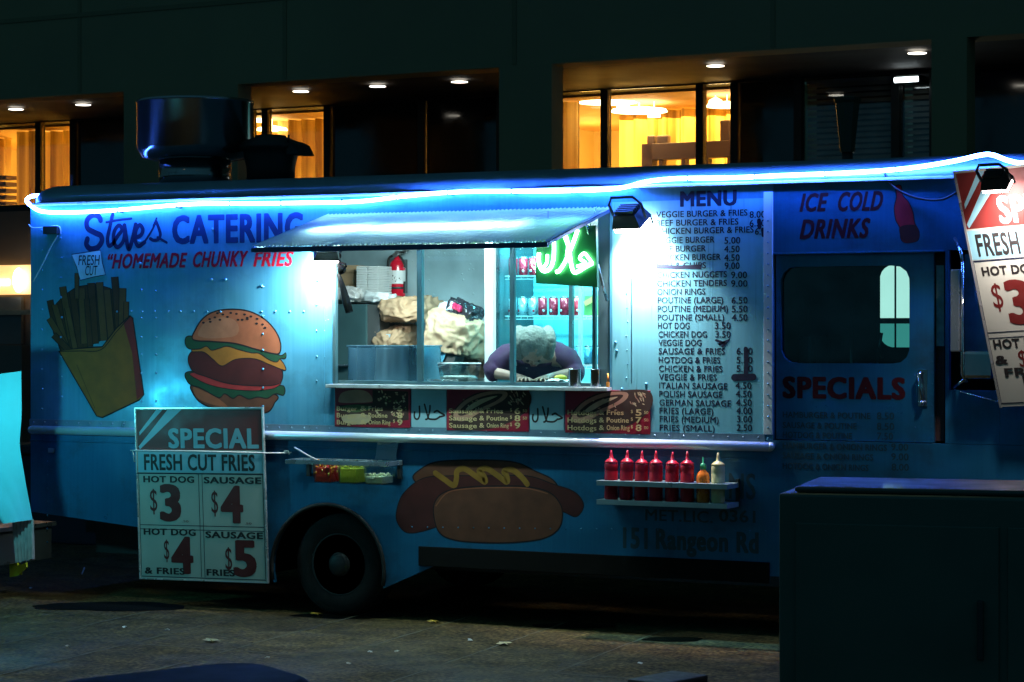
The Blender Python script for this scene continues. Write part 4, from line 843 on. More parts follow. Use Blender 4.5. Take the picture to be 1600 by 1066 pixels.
def bag(u0, u1, v0, v1, y, d, label, rot=None, seed=1, m=KRAFT):
    c = pw((u0 + u1) / 2, (v0 + v1) / 2, y + d / 2); return crumple('paper_bag', c, ((pxsize(u1 - u0, y) - .44 * d * .8) / .9 * 1.06, d, pxsize(v1 - v0, y) * 1.08), m, label, 'paper bag', rot, .045, seed, 24, BG)
def patch(u0, v0, u1, v1, y, m, name, parent, rot=0):
    p = pw(u0, v0, y); q = pw(u1, v1, y); b = B(); b.box((p.x, y, q.z), (q.x, y + .004, p.z), 0, Matrix.Rotation(math.radians(rot), 3, 'Y'));
    return b.build(name, m, parent)
LBLU = mat('label_blue', (.1, .45, .65), .5); LGRY = mat('label_grey', (.18, .18, .17), .6); LPALE = mat('label_pale', (.45, .6, .68), .5)
b1 = bag(590, 664, 513, 543, 1.42, .4, 'lower paper bag on the left, lying flat under the other one', None, 3); patch(602, 522, 616, 531, 1.415, LPALE, 'printed_label', b1)
b2 = bag(593, 690, 467, 500, 1.36, .4, 'upper paper bag on the left, lying on another bag below the extinguisher', rot2('Y', 2), 5); patch(622, 480, 628, 486, 1.39, LGRY, 'printed_label', b2)
b3 = bag(690, 762, 555, 600, 1.3, .4, 'lowest paper bag, half hidden behind the clear tub', None, 8, mat('kraft_dark', (.2, .15, .1), .8, 0, .25, 9, .3))
b4 = bag(664, 760, 497, 548, 1.0, .4, 'big crumpled paper bag tilted on top of the pile', rot2('Y', 16), 11); patch(686, 520, 694, 527, 1.06, LGRY, 'printed_label', b4, 20)
b5 = bag(655, 705, 470, 500, 1.55, .4, 'paper bag behind the big tilted bag', rot2('Y', 12), 13)
crumple('plastic_bag', pw(726, 490, 1.25), (.24, .2, .12), mat('black_plastic', (.02, .02, .025), .25, 0, .3, 12, .3), 'crumpled black plastic bag on the tilted paper bag', 'plastic bag', rot2('Y', 15), .05, 21)
crumple('plastic_wrap', pw(705, 487, 1.2), (.13, .12, .1), mat('clear_plastic', (.5, .62, .72), .12, 0, .3, 14, .5, spec=.8), 'clear crumpled plastic wrap beside the black bag', 'plastic wrap', rot2('Y', 10), .05, 25)
crumple('red_packet', pw(714, 482, 1.15), (.075, .05, .04), mat('packet_red', (.5, .02, .09), .3, 0, .4, 25), 'small red packet among the plastic on the paper bags', 'packet', rot2('Y', 20), .02, 27)
crumple('blue_packet', pw(681, 488, 1.18), (.06, .05, .035), mat('packet_blue', (.03, .12, .45), .3, 0, .3, 25), 'small blue packet lying on the paper bags', 'packet', rot2('Y', 20), .01, 29)
crumple('plastic_clutter', pw(543, 464, 1.5), (.2, .15, .11), mat('clutter_plastic', (.55, .52, .5), .2, 0, .5, 20, .5, spec=.8), 'crinkled plastic packaging beside the white containers', 'packaging', None, .05, 31)
crumple('cloth', pw(594, 466, 1.48), (.2, .14, .06), mat('cloth_white', (.7, .75, .75), .8, 0, .1, 9), 'white cloth bundled at the foot of the extinguisher', 'cloth', None, .03, 33)
# carton with a blue label and a tarp in front of the lower bag
b = B(); p = pw(671, 546, 1.05); q = pw(702, 596, 1.05); b.box((p.x, 1.06, q.z - .1), (q.x, 1.2, p.z - .02), .004, rot2('Y', 18)); o = tag(b.build('carton', mat('carton_dark', (.1, .11, .1), .6)), 'dark tilted carton with a pale blue label', 'carton'); patch(674, 547, 695, 562, 1.04, LBLU, 'carton_label', o, 24); 
b = B(); p = pw(659, 540, .8); q = pw(688, 600, .8); b.prism([(p.x, .8, p.z), (q.x, .8, pw(688, 580, .8).z), (q.x + .02, .8, zc), (p.x, .8, zc)], (0, .03, 0)); tag(recenter(b.build('chopping_board', mat('board_cyan', (.12, .55, .65), .4))), 'bright blue plastic board leaning behind the sliding pane', 'board')
# bent steel box by the hatch
b = B(); p = pw(543, 541, .3); q = pw(654, 598, .3); b.box((p.x, .3, zc + .001), (q.x, .62, p.z), .012); b.box((p.x - .006, .294, p.z - .004), (q.x + .006, .626, p.z + .006), .003)
tag(recenter(b.build('steel_box', mat('bent_steel', (.16, .36, .46), .28, .95, .2, 3, .12, stretch=(3, 1, .3)))), 'shiny steel box standing at the left of the serving counter', 'steel box')
# tub, tray, napkins, cups
t = thing('clear_tub', pw(710, 590, .4), 'clear plastic tub on the counter behind the sliding pane', 'tub')
p = pw(685, 568, .35); q = pw(735, 590, .35); cx, W, D = (p.x + q.x) / 2, (q.x - p.x) / 2, .07; b = B()
for a in (0,):
    b.add_mesh([(cx - W * .85, .35, zc + .002), (cx + W * .85, .35, zc + .002), (cx + W * .85, .35 + 2 * D, zc + .002), (cx - W * .85, .35 + 2 * D, zc + .002), (cx - W, .34, p.z), (cx + W, .34, p.z), (cx + W, .36 + 2 * D, p.z), (cx - W, .36 + 2 * D, p.z)], [(0, 1, 2, 3), (0, 1, 5, 4), (1, 2, 6, 5), (2, 3, 7, 6), (3, 0, 4, 7)])
b.build('tub_wall', glass('tub_plastic', (.85, .95, .95), .25, .1), t)
b = B(); b.tube([(cx - W, .34, p.z), (cx + W, .34, p.z), (cx + W, .36 + 2 * D, p.z), (cx - W, .36 + 2 * D, p.z), (cx - W, .34, p.z)], .004, 6); b.build('tub_rim', FOAM, t)
b = B(); b.box((cx - W * .8, .36, zc + .004), (cx + W * .8, .34 + 2 * D, zc + .045), .01); b.build('tub_content', mat('onion_white', (.7, .75, .68), .7, 0, .2, 40, .6), t)
t = thing('foil_tray', pw(688, 596, .17), 'crinkled foil plate on the counter edge in front of the clear tub', 'plate'); b = B(); cx = pw(688, 590, .17).x; k = pxsize(1, .17)
pr2 = [(1 * k, .004), (17 * k, .004), (25 * k, .022), (26 * k, .022), (26 * k, .018), (17 * k, .0), (1 * k, .0)]; b.lathe(pr2, (cx, .22, zc + .002), 36)
for v in b.bm.verts:
    rr = math.hypot(v.co.x - cx, v.co.y - .22)
    if rr > 20 * k: v.co.z += .006 * math.sin(math.atan2(v.co.y - .22, v.co.x - cx) * 18)
b.build('plate', mat('foil', (.35, .38, .36), .25, .9, .3, 20), t)
b = B(); p = pw(846, 590, .2); n = 12; g = []
for j in range(7):
    g.append([b.bm.verts.new((p.x + i * .0165, .2 + j * .03, zc + .03 + .02 * noise.noise(Vector((i * .4, j * .5, 2))) - .012 * abs(i - 6) / 6)) for i in range(n)])
for j in range(6):
    for i in range(n - 1): b.bm.faces.new((g[j][i], g[j][i + 1], g[j + 1][i + 1], g[j + 1][i])).smooth = True
for j in range(7): 
    pass
b.box((p.x + .01, .22, zc + .001), (p.x + .16, .36, zc + .018), .004)
tag(recenter(b.build('napkins', mat('napkin', (.85, .87, .85), .8, 0, .05, 9))), 'pile of white napkins on the counter in front of the person', 'napkins')
b = B(); p = pw(876, 584, .3); b.ball((p.x, .3, zc + .04), .035, (1.25, 1, .6), 3); tag(recenter(b.build('lemon', mat('lemon_yellow', (.75, .6, .02), .5, 0, .1, 20, .2))), 'yellow lemon half on the napkins', 'lemon')
for u, lab in ((898, 'steel cup on the serving shelf, the left and nearer the napkins'), (931, 'steel cup on the serving shelf, the right one by the hatch jamb')):
    b = B(); p = pw(u, 600, -.022); r = pxsize(9.3 if u < 900 else 8, -.06); h = pxsize(26, -.06)
    b.lathe([(r * .94, 0), (r, .006), (r, h), (r * 1.03, h + .003), (r * .96, h + .003), (r * .95, .01), (r * .3, .01)], (p.x, -.022, ZS), 28)
    tag(recenter(b.build('steel_cup', mat('cup_steel', (.45, .52, .54), .22, 1, .2, 12))), lab, 'cup', 'steel cups on the shelf')
b = B(); p = pw(949, 585, -.05)
b.box((p.x - .008, -.05, ZS), (p.x + .008, -.03, ZS + .03), .002); b.cyl((p.x, -.04, ZS + .03), (p.x, -.04, ZS + .085), .008, .005, 10); tag(recenter(b.build('lighter', mat('lighter_orange', (.6, .25, .04), .3))), 'small orange lighter standing at the right end of the shelf', 'lighter')
# fire extinguisher
ex_ = thing('fire_extinguisher', pw(622, 463, 1.97), 'red fire extinguisher with white label hanging on the back wall', 'fire extinguisher')
y = 1.93; k = pxsize(1, 1.93); c = pw(621, 463, y); Z = lambda v: pw(621, v, y).z; R = 13 * k
b = B(); b.lathe([(R * .9, Z(464)), (R, Z(462)), (R, Z(416)), (R * .92, Z(412)), (R * .7, Z(408)), (R * .4, Z(405)), (R * .35, Z(400))], (c.x, y, 0), 32); b.build('cylinder', mat('extinguisher_red', (.62, .01, .03), .25, 0, .1, 8, coat=.4), ex_)
b = B(); b.lathe([(R * 1.01, Z(444)), (R * 1.012, Z(443)), (R * 1.012, Z(424)), (R * 1.01, Z(423))], (c.x, y, 0), 32); lb = b.build('label', FOAM, ex_)
b = B()
for i in range(16): s = random.uniform(-1.4, .9); q = random.uniform(427, 440); r2 = random.uniform(.6, 1.6) * k; b.ball((c.x + R * 1.0 * math.sin(s), y - R * 1.0 * math.cos(s), Z(q)), r2, (1, .5, 1), 1)
b.build('printed_marks', BLK, lb)
b = B(); b.cyl((c.x, y, Z(404)), (c.x, y, Z(393)), R * .36, seg=14); b.cyl((c.x, y - R * .3, Z(399)), (c.x, y - R * .8, Z(399)), R * .28, seg=14); b.prism([(c.x - R * .3, y, Z(396)), (c.x + R * 1.5, y, Z(389)), (c.x + R * 1.6, y, Z(391)), (c.x + R * .2, y, Z(400))], (0, .02, 0)); b.prism([(c.x - R * .2, y, Z(392)), (c.x + R * 1.2, y, Z(394)), (c.x + R * 1.2, y, Z(396)), (c.x - R * .2, y, Z(395))], (0, .02, 0)); b.build('valve_handle', mat('valve', (.3, .33, .32), .3, .8), ex_)
b = B(); b.tube(catmull([(c.x - R * .3, y - .01, Z(399)), (c.x - R * 1.0, y - .015, Z(403)), (c.x - R * 1.25, y - .01, Z(415)), (c.x - R * 1.2, y - .01, Z(432))], 6), R * .16, 8); b.tube(catmull([(c.x + R * .3, y - .01, Z(399)), (c.x + R * 1.0, y - .02, Z(408)), (c.x + R * 1.25, y - .02, Z(418))], 6), R * .14, 8); b.build('hose', BLACK, ex_)
b = B(); b.lathe([(R * 1.02, Z(452)), (R * 1.04, Z(451.5)), (R * 1.04, Z(449)), (R * 1.02, Z(448.5))], (c.x, y, 0), 28); b.box((c.x - .02, 1.99, Z(455)), (c.x + .02, 2.05, Z(405)), .003); b.box((c.x + R, y - .02, Z(458)), (c.x + R * 1.25, y + .02, Z(440)), .003); b.build('wall_bracket', DARK, ex_)
# white post and fridge
b = B(); p = pw(757, 380, .95); q = pw(770, 600, .95); b.box((p.x, .95, zc - .3), (q.x, 1.0, ZT - .02), .004); b.build('inner_post', mat('post_white', (.66, .72, .72), .5, 0, .25, 7), truck)
fy = 1.45
fr_ = thing('drinks_fridge', (pw(850, 600, fy).x, 1.7, .62), 'glass fronted drinks fridge glowing pale blue behind the hatch', 'fridge')
fp, fq = pw(771, 380, fy), pw(955, 600, fy); fx0, fx1 = fp.x, XM - .04
FB = mat('fridge_white', (.5, .68, .72), .4, 0, .1, 6)
b = B(); b.box((fx0, fy, .625), (fx0 + .05, 2.03, 2.62)); b.box((fx1 - .05, fy, .625), (fx1, 2.03, 2.62)); b.box((fx0 + .05, fy, .625), (fx1 - .05, 2.03, .8)); b.box((fx0 + .05, fy, 2.55), (fx1 - .05, 2.03, 2.62)); b.build('fridge_body', mat('fridge_dark', (.04, .07, .08), .4, .2, .2, 6), fr_)
b = B(); b.box((fx0 + .05, 2.0, .8), (fx1 - .05, 2.028, 2.55)); b.build('fridge_liner', mat('fridge_liner', (.22, .62, .68), .5, 0, .15, 5), fr_)
b = B(); ux = lambda u: pw(u, 500, fy - .01).x
for u0, u1 in ((772, 780), (891, 897)): b.box((ux(u0), fy - .04, .7), (ux(u1), fy - .001, 2.6), .004)
b.build('fridge_door_frame', mat('fridge_frame', (.05, .1, .11), .35, .5), fr_)
b = B(); b.box((ux(905), fy - .03, .72), (ux(911), fy - .005, 2.58), .003); b.build('fridge_handle', mat('handle_pale', (.35, .62, .68), .35, .3), fr_)
b = B(); b.box((ux(780), fy - .018, .75), (ux(891), fy - .012, 2.58)); b.build('fridge_glass', glass('fridge_glass', (.75, .97, 1), .03), fr_)
sy_ = 1.62; shelfz = [pw(840, v, sy_).z for v in (430.5, 493, 569)]
for i, z in enumerate(shelfz):
    b = B()
    b.box((fx0 + .055, sy_ - .1, z - .012), (fx1 - .055, sy_ - .09, z - .001)); b.box((fx0 + .055, sy_ - .1, z - .03), (fx1 - .055, sy_ - .095, z - .024))
    x = fx0 + .08
    while x < fx1 - .06: b.cyl((x, sy_ - .097, z - .03), (x, sy_ - .097, z), .0025, seg=6); x += .05
    for j in range(9): yy = sy_ - .08 + j * .045; b.cyl((fx0 + .055, yy, z - .004), (fx1 - .055, yy, z - .004), .003, seg=6)
    b.build('fridge_shelf', FOAM, fr_)
CANR = mat('can_red', (.5, .012, .03), .28, .3, .25, 30); CANS = mat('can_silver', (.5, .62, .66), .3, .5, .35, 30)
CANB = mat('can_blue', (.08, .35, .5), .3, .3, .3, 30)
k = pxsize(1, sy_)
def can(u, zb, m, label, grp, r=7.4, hh=29, y=sy_):
    x = pw(u, 500, y).x; o = thing('drink_can', (x, y, zb), label, 'drink can', grp)
    b = B(); R = r * k; H = hh * k; b.lathe([(R * .8, 0), (R, .008), (R, H - .012)], (x, y, zb), 20); b.build('can_body', m, o)
    b = B(); b.lathe([(R, H - .0121), (R * .86, H - .002), (R * .84, H), (R * .8, H - .004), (.001, H - .004)], (x, y, zb), 20); b.build('can_lid', STEEL, o)
    if m is not CANB:
        b = B(); t = random.uniform(-.6, .8); b.ball((x + R * math.sin(t) * .98, y - R * math.cos(t) * .98, zb + H * .25), R * .3, (1, .35, 1), 2); b.build('can_mark', FOAM if m is CANR else CANR, o)
    return o
for i, u in enumerate((802, 818, 834, 850)): can(u, shelfz[0], CANR, 'red drink can on the top fridge shelf', 'red cans on the top fridge shelf')
for u in (801, 817, 833): can(u, shelfz[1], CANS, 'silver drink can on the middle fridge shelf', 'silver cans on the middle fridge shelf')
for u in (848, 865, 882, 903): can(u, shelfz[1], CANR, 'red drink can on the middle fridge shelf', 'red cans on the middle fridge shelf')
for u in (890, 905, 919, 933): can(u, shelfz[2], CANB, 'pale blue drink can on the bottom fridge shelf', 'blue cans on the bottom fridge shelf', 6.4)
b = B(); p = pw(914, 462, sy_); q = pw(932, 492, sy_); b.box((p.x, sy_ - .02, shelfz[1]), (q.x, sy_ + .05, p.z), .003, None); o = tag(b.build('drink_carton', mat('carton_green', (.12, .4, .12), .4)), 'green and yellow drink carton at the right of the middle fridge shelf', 'carton')
recenter(o); b = B(); p = pw(912, 466, sy_ - .03); q = pw(932, 474, sy_ - .03); b.box((p.x, sy_ - .03, q.z), (q.x, sy_ - .022, p.z), 0, rot2('Y', -28)); b.build('carton_band', mat('band_yellow', (.6, .5, .15), .4), o)
# ceiling tubes inside the truck
TUBE = emitter('tube_white', (.80, 1.0, 1.0), 9)
for (x0, x1, y, en, lab) in ((XA + .1, XB - .15, .45, 75, 'white tube light under the ceiling behind the hatch'), (fx0 + .1, fx1 - .08, fy + .08, 120, 'white tube light inside the top of the drinks fridge')):
    z0 = 2.68 if y < 1 else 2.53
    t = thing('tube_light', ((x0 + x1) / 2, y, z0), lab, 'tube light'); b = B(); b.cyl((x0, y, z0), (x1, y, z0), .016, seg=12); b.build('light_tube', TUBE, t)
    b = B(); b.box((x0 - .02, y - .03, z0 + .017), (x1 + .02, y + .03, z0 + .03)); b.build('light_fitting', FOAM, t)
    lamp('AREA', 'tube_lamp', ((x0 + x1) / 2, y, z0 - .02), en, (.72, 1, 1) if y < 1 else (.35, .95, 1), x1 - x0, .06, ((x0 + x1) / 2, 1.75 if y < 1 else 1.95, 1.0 if y < 1 else 1.4), parent=t)

# ================================================================== condiment tray and bottle rack
tr = thing('condiment_tray', (pw(535, 722, -.11).x, -.11, pw(535, 722, -.11).z), 'steel condiment tray bracketed to the truck under the rail', 'tray')
f0, f1 = pw(446, 721, -.24), pw(604, 726, -.24); zt_ = (pw(530, 721.5, -.24).z + pw(540, 716, -.03).z) / 2; x0, x1 = f0.x, f1.x
cx_ = [pw(u, 740, -.13).x for u in (462, 514, 553, 594)]; cw = pxsize(18.5, -.13); 
b = B()
b.box((x0, -.245, zt_ - .028), (x1, -.235, zt_), .002); b.box((x0, -.04, zt_ - .028), (x1, -.03, zt_), .002); b.box((x0, -.234, zt_ - .028), (x0 + .012, -.041, zt_), .002); b.box((x1 - .012, -.234, zt_ - .028), (x1, -.041, zt_), .002)
for a, c in zip(cx_, cx_[1:]): b.box(((a + c) / 2 - .007, -.234, zt_ - .012), ((a + c) / 2 + .007, -.041, zt_ - .001), .001)
b.build('tray_frame', mat('tray_steel', (.55, .7, .74), .3, .8, .15, 10), tr)
for x in (x0 + .03, x1 - .04): b = B(); b.box((x, -.03, zt_ - .12), (x + .025, .0, zt_ - .001), .002); b.build('wall_bracket', DARK, tr)
def tub(x, m, fill, label, cat='condiment tub', seed=0):
    zb = zt_ - .145; o = thing('condiment_tub', (x, -.137, zb), label, cat, 'condiment tubs in the tray'); w0, w1 = cw * .80, cw * .97; d0, d1 = .075, .088; yc = -.137
    b = B(); b.add_mesh([(x - w0, yc - d0, zb), (x + w0, yc - d0, zb), (x + w0, yc + d0, zb), (x - w0, yc + d0, zb), (x - w1, yc - d1, zt_ - .004), (x + w1, yc - d1, zt_ - .004), (x + w1, yc + d1, zt_ - .004), (x - w1, yc + d1, zt_ - .004)], [(0, 1, 2, 3), (0, 1, 5, 4), (1, 2, 6, 5), (2, 3, 7, 6), (3, 0, 4, 7)]); b.build('tub_wall', glass('tub_clear', (.9, .97, .97), .12, .08), o)
    b = B(); rnd = random.Random(seed); H = (zt_ - zb - .02) * fill
    b.box((x - w0 * .96, yc - d0 * .96, zb + .003), (x + w0 * .96, yc + d0 * .96, zb + H * .8), .006); ms = m if isinstance(m, list) else [m]
    for i in range(130 if len(ms) > 1 else 160):
        b.mi = rnd.randrange(len(ms)); s = rnd.uniform(.008, .013) if len(ms) > 1 else rnd.uniform(.004, .009)
        b.ball((x + rnd.uniform(-w0, w0) * .92, yc + rnd.uniform(-d0, d0) * .95, zb + H * rnd.uniform(.45, 1.0)), s, (1.3, 1, .8), 1, Matrix.Rotation(rnd.uniform(0, 3), 3, 'Y'))
    b.build('tub_content', ms, o); return o
tub(cx_[1], [mat('pepper_red', (.55, .03, .015), .3, 0, .2, 30), mat('pepper_orange', (.7, .22, .02), .3, 0, .2, 30), mat('pepper_yellow', (.75, .45, .04), .3, 0, .2, 30)], .95, 'clear tub of chopped red and orange peppers in the tray', seed=1)
tub(cx_[2], mat('relish_green', (.42, .48, .03), .35, 0, .3, 40), .95, 'clear tub of yellow green relish in the middle of the tray', seed=2)
tub(cx_[3], mat('onion_pale', (.5, .6, .32), .4, 0, .3, 40), .5, 'half full clear tub of chopped onions under the raised lid', seed=3)
b = B(); p = pw(586, 714, -.045); q = pw(622, 688, -.015); n = 8; g = []
for j in range(9): g.append([b.bm.verts.new((p.x + (q.x - p.x) * i / n, -.045 + .03 * j / 8 + .006 * noise.noise(Vector((i * .7, j * .7, 0))), zt_ + .004 + (q.z - p.z) * j / 8)) for i in range(n + 1)])
for j in range(8):
    for i in range(n): b.bm.faces.new((g[j][i], g[j][i + 1], g[j + 1][i + 1], g[j + 1][i])).smooth = True
b.build('tray_lid', glass('lid_clear', (.75, .9, .97), .5, .2), tr); 
sp = thing('serving_spoon', pw(480, 710, -.16), 'long white handled spoon resting in the pepper tub', 'spoon')
b = B(); b.tube([pw(460, 699, -.22), pw(478, 710, -.19), pw(497, 720, -.16)], .006, 8); b.build('spoon_handle', mat('spoon_white', (.75, .8, .8), .4), sp)
b = B(); b.ball(pw(499, 722, -.155), .02, (1.3, .9, .6), 2, rot2('Y', 35)); b.build('spoon_bowl', mat('pepper_orange', (.7, .22, .02), .3), sp)
rk = thing('bottle_rack', (pw(1035, 780, -.12).x, -.12, pw(1035, 780, -.12).z), 'two tier pale metal rack holding the row of sauce bottles', 'rack')
RK = mat('rack_paint', (.36, .55, .58), .35, .5, .15, 8)
ry0, ry1 = -.23, -.03; zr1 = (pw(932, 750, ry0).z + pw(1136, 758, ry0).z) / 2; zr0 = (pw(934, 780, ry0).z + pw(1136, 788, ry0).z) / 2; rx0, rx1 = pw(932, 750, ry0).x, pw(1136, 758, ry0).x
bx = [pw(u, 745, -.14).x for u in (955, 978, 1001.5, 1025, 1049.5, 1074, 1098.5, 1122)]
BR = pxsize(10, -.14)
def plate(zt2, holes):
    bb = B(); bb.box((rx0, ry0, zt2 - .03), (rx1, ry0 + .004, zt2), .001); bb.box((rx0, ry1 - .004, zt2 - .03), (rx1, ry1, zt2 - .001)); bb.box((rx0, ry0 + .0041, zt2 - .03), (rx0 + .004, ry1 - .0041, zt2 - .001)); bb.box((rx1 - .004, ry0 + .0041, zt2 - .03), (rx1, ry1 - .0041, zt2 - .001))
    if holes:
        edges = [rx0] + [(a + c) / 2 for a, c in zip(bx, bx[1:])] + [rx1]
        for i, x in enumerate(bx):
            l, r = edges[i], edges[i + 1]; yc = -.14; n = 32; R_ = BR * 1.06
            ang = sorted([math.atan2(yy - yc, xx - x) % (2 * PI) for xx in (l, r) for yy in (ry0, ry1)] + [j * 2 * PI / n + .01 for j in range(n)])
            I, O = [], []
            for t in ang:
                c_, s_ = math.cos(t), math.sin(t); m = min([v for v in ((r - x) / c_ if c_ > 1e-9 else 1e9, (l - x) / c_ if c_ < -1e-9 else 1e9, (ry1 - yc) / s_ if s_ > 1e-9 else 1e9, (ry0 - yc) / s_ if s_ < -1e-9 else 1e9)])
                I.append(bb.bm.verts.new((x + R_ * c_, yc + R_ * s_, zt2 - .0005))); O.append(bb.bm.verts.new((x + m * c_, yc + m * s_, zt2 - .0005)))
            for j in range(len(ang)): bb.bm.faces.new((I[j], I[(j + 1) % len(ang)], O[(j + 1) % len(ang)], O[j]))
    else: bb.box((rx0 + .0041, ry0 + .0041, zt2 - .008), (rx1 - .0041, ry1 - .0041, zt2 - .004))
    return bb
plate(zr1, True).build('rack_shelf', RK, rk); plate(zr0, False).build('rack_shelf', RK, rk)
for x in (rx0 + .003, rx1 - .02): b = B(); b.box((x, ry1 - .003, zr0 - .03), (x + .018, -.003, zr1 + .02), .001); b.build('rack_bracket', DARK, rk)
def bottle(x, m, mc, label, grp, name='sauce_bottle'):
    zb = zr0 - .0035; o = thing(name, (x, -.14, zb), label, 'sauce bottle', grp); H = pw(955, 724, -.14).z - zb; R = BR
    H = .232
    b = B(); b.lathe([(R * .9, 0), (R, .008), (R, H * .74), (R * .96, H * .76), (R, H * .79), (R, H * .92), (R * .9, H * .97)], (x, -.14, zb), 28); b.build('bottle_body', m, o)
    b = B(); b.lathe([(R * .98, H * .965), (R * 1.0, H * .99), (R * .8, H * 1.02), (R * .55, H * 1.06), (R * .3, H * 1.08), (R * .2, H * 1.2), (R * .13, H * 1.29), (R * .08, H * 1.29)], (x, -.14, zb), 24); b.build('bottle_cap', mc, o)
    return o
KET = mat('ketchup_red', (.42, .006, .02), .38, 0, .3, 12); KCAP = mat('ketchup_cap', (.45, .006, .025), .35, 0, .1, 12)
words = ['leftmost red squeeze bottle in the rack', 'red squeeze bottle, second from the left in the rack', 'red squeeze bottle, third from the left in the rack', 'red squeeze bottle, fourth from the left in the rack', 'red squeeze bottle, fifth from the left in the rack', 'red squeeze bottle beside the orange sauce bottle']
k0 = bottle(bx[0], KET, KCAP, words[0], 'red squeeze bottles in the rack')
for i in range(1, 6): dup(k0, (bx[i] - bx[0], 0, random.uniform(-.002, .003)), words[i]).rotation_euler = (random.uniform(-.02, .02), random.uniform(-.035, .035), random.uniform(0, 3))
bottle(bx[7], mat('mayo_yellow', (.62, .60, .30), .4, 0, .1, 12), mat('mayo_cap', (.66, .62, .25), .38, 0, .1, 12), 'pale yellow squeeze bottle at the right end of the rack', 'sauce bottles in the rack')
o = thing('chilli_bottle', (bx[6], -.14, zr0), 'orange chilli sauce bottle with a green nozzle in the rack', 'sauce bottle', 'sauce bottles in the rack'); R = BR; H = .19; x = bx[6]; zb = zr0 - .0035
b = B(); b.lathe([(R * .85, 0), (R * .95, .006), (R * .98, H * .78), (R * .85, H * .92), (R * .42, H * 1.0), (R * .38, H * 1.06)], (x, -.14, zb), 28); b.build('bottle_body', mat('chilli_orange', (.75, .19, .015), .3, 0, .2, 20, coat=.3), o)
b = B(); b.lathe([(R * .44, H * 1.04), (R * .44, H * 1.18), (R * .3, H * 1.22), (R * .12, H * 1.24), (R * .1, H * 1.42), (R * .06, H * 1.43)], (x, -.14, zb), 20); b.build('bottle_cap', mat('chilli_green', (.03, .4, .16), .35), o)
b = B(); rnd = random.Random(4)
for i in range(24):
    t = rnd.uniform(-1.1, 1.1); zq = zb + H * rnd.choice([.3, .36, .42, .58, .64, .7]); b.box((x + R * .985 * math.sin(t) - .003, -.14 - R * .985 * math.cos(t) - .001, zq), (x + R * .985 * math.sin(t) + .003, -.14 - R * .985 * math.cos(t) + .001, zq + .006))
b.build('bottle_print', mat('print_dark', (.35, .05, .01), .5), o)
# ================================================================== the person bending over the counter
def evald(o, name):
    dg = bpy.context.evaluated_depsgraph_get(); dg.update(); me = bpy.data.meshes.new_from_object(o.evaluated_get(dg)); me.name = name; return me
def skin_mesh(V, E, R, root=0, sub=1):
    me = bpy.data.meshes.new('s'); me.from_pydata([Vector(v) for v in V], E, []); o = bpy.data.objects.new('s', me); C.objects.link(o)
    o.modifiers.new('k', 'SKIN'); 
    if not me.skin_vertices: me.attributes.new('skin_vertices', 'SKIN', 'POINT') if False else None
    sv = me.skin_vertices[0].data
    for i, r in enumerate(R): sv[i].radius = (r, r) if not isinstance(r, tuple) else r
    for i in range(len(V)): sv[i].use_root = (i == root)
    m = o.modifiers.new('u', 'SUBSURF'); m.levels = sub
    out = evald(o, 's2'); bpy.data.objects.remove(o); return out
px_ = pw(834, 545, .62).x
per = thing('person', (px_, 1.2, .62), 'person in a dark purple shirt bending low over the counter, grey head towards the glass', 'person')
YAW = math.radians(24)
def pv(x, y, z): y -= .62; return (px_ + x * math.cos(YAW) - y * math.sin(YAW), .62 + x * math.sin(YAW) + y * math.cos(YAW), z)
zc2 = zc + .0
V = [pv(0, 1.22, 1.50), pv(0, 1.10, 1.60), pv(0, .94, 1.70), pv(0, .83, 1.72), pv(0, .74, 1.735), pv(0, .66, 1.75)]
E = [(i, i + 1) for i in range(5)]; R = [(.15, .12), (.145, .11), (.165, .115), (.11, .085), (.058, .058), (.06, .06)]
HANDS = []
for s in (-1, 1):
    i = len(V); V += [pv(s * .17, .85, 1.70), pv(s * .225, .80, 1.66), pv(s * .28, .74, 1.58), pv(s * .22, .70, zc2 + .055), pv(s * .10, .61, zc2 + .035), pv(s * .075, .57, zc2 + .03), pv(s * .06, .53, zc2 + .025)]
    E += [(2, i)] + [(i + k, i + k + 1) for k in range(6)]; R += [.082, .068, .05, .043, .029, (.036, .02), (.034, .018)]
    j = len(V); V += [pv(s * .09, 1.22, 1.38), pv(s * .1, 1.18, 1.06), pv(s * .1, 1.24, .71), pv(s * .11, 1.12, .655)]; E += [(0, j), (j, j + 1), (j + 1, j + 2), (j + 2, j + 3)]; R += [.095, .065, .045, .04]
    for q, (dx, ln, sp) in enumerate(((-.028, .066, -.012), (-.009, .078, -.003), (.011, .074, .005), (.029, .056, .014))):
        b0 = len(V); x = s * .06 + s * dx
        V += [pv(x + s * sp * .2, .51, zc2 + .03), pv(x + s * sp * .6, .51 - ln * .5, zc2 + .03), pv(x + s * sp, .51 - ln * .95, zc2 + .012)]; R += [.0095, .009, .0078]; E += [(i + 6, b0), (b0, b0 + 1), (b0 + 1, b0 + 2)]
    b0 = len(V); V += [pv(s * .06 - s * .036, .555, zc2 + .026), pv(s * .06 - s * .05, .52, zc2 + .02), pv(s * .06 - s * .046, .49, zc2 + .014)]; R += [.012, .0105, .009]; E += [(i + 5, b0), (b0, b0 + 1), (b0 + 1, b0 + 2)]
me = skin_mesh(V, E, R, 0, 1)
b = B(); b.bm.from_mesh(me)
HC = Vector(pv(.0, .585, 1.77)); HR = Matrix.Rotation(YAW, 3, 'Z') @ Matrix.Rotation(math.radians(76), 3, 'X')   # head pitched forward: crown to the glass
def hd(x, y, z): return HC + HR @ (Vector((x, y, z)) * 1.12)       # head space: -y face, z crown
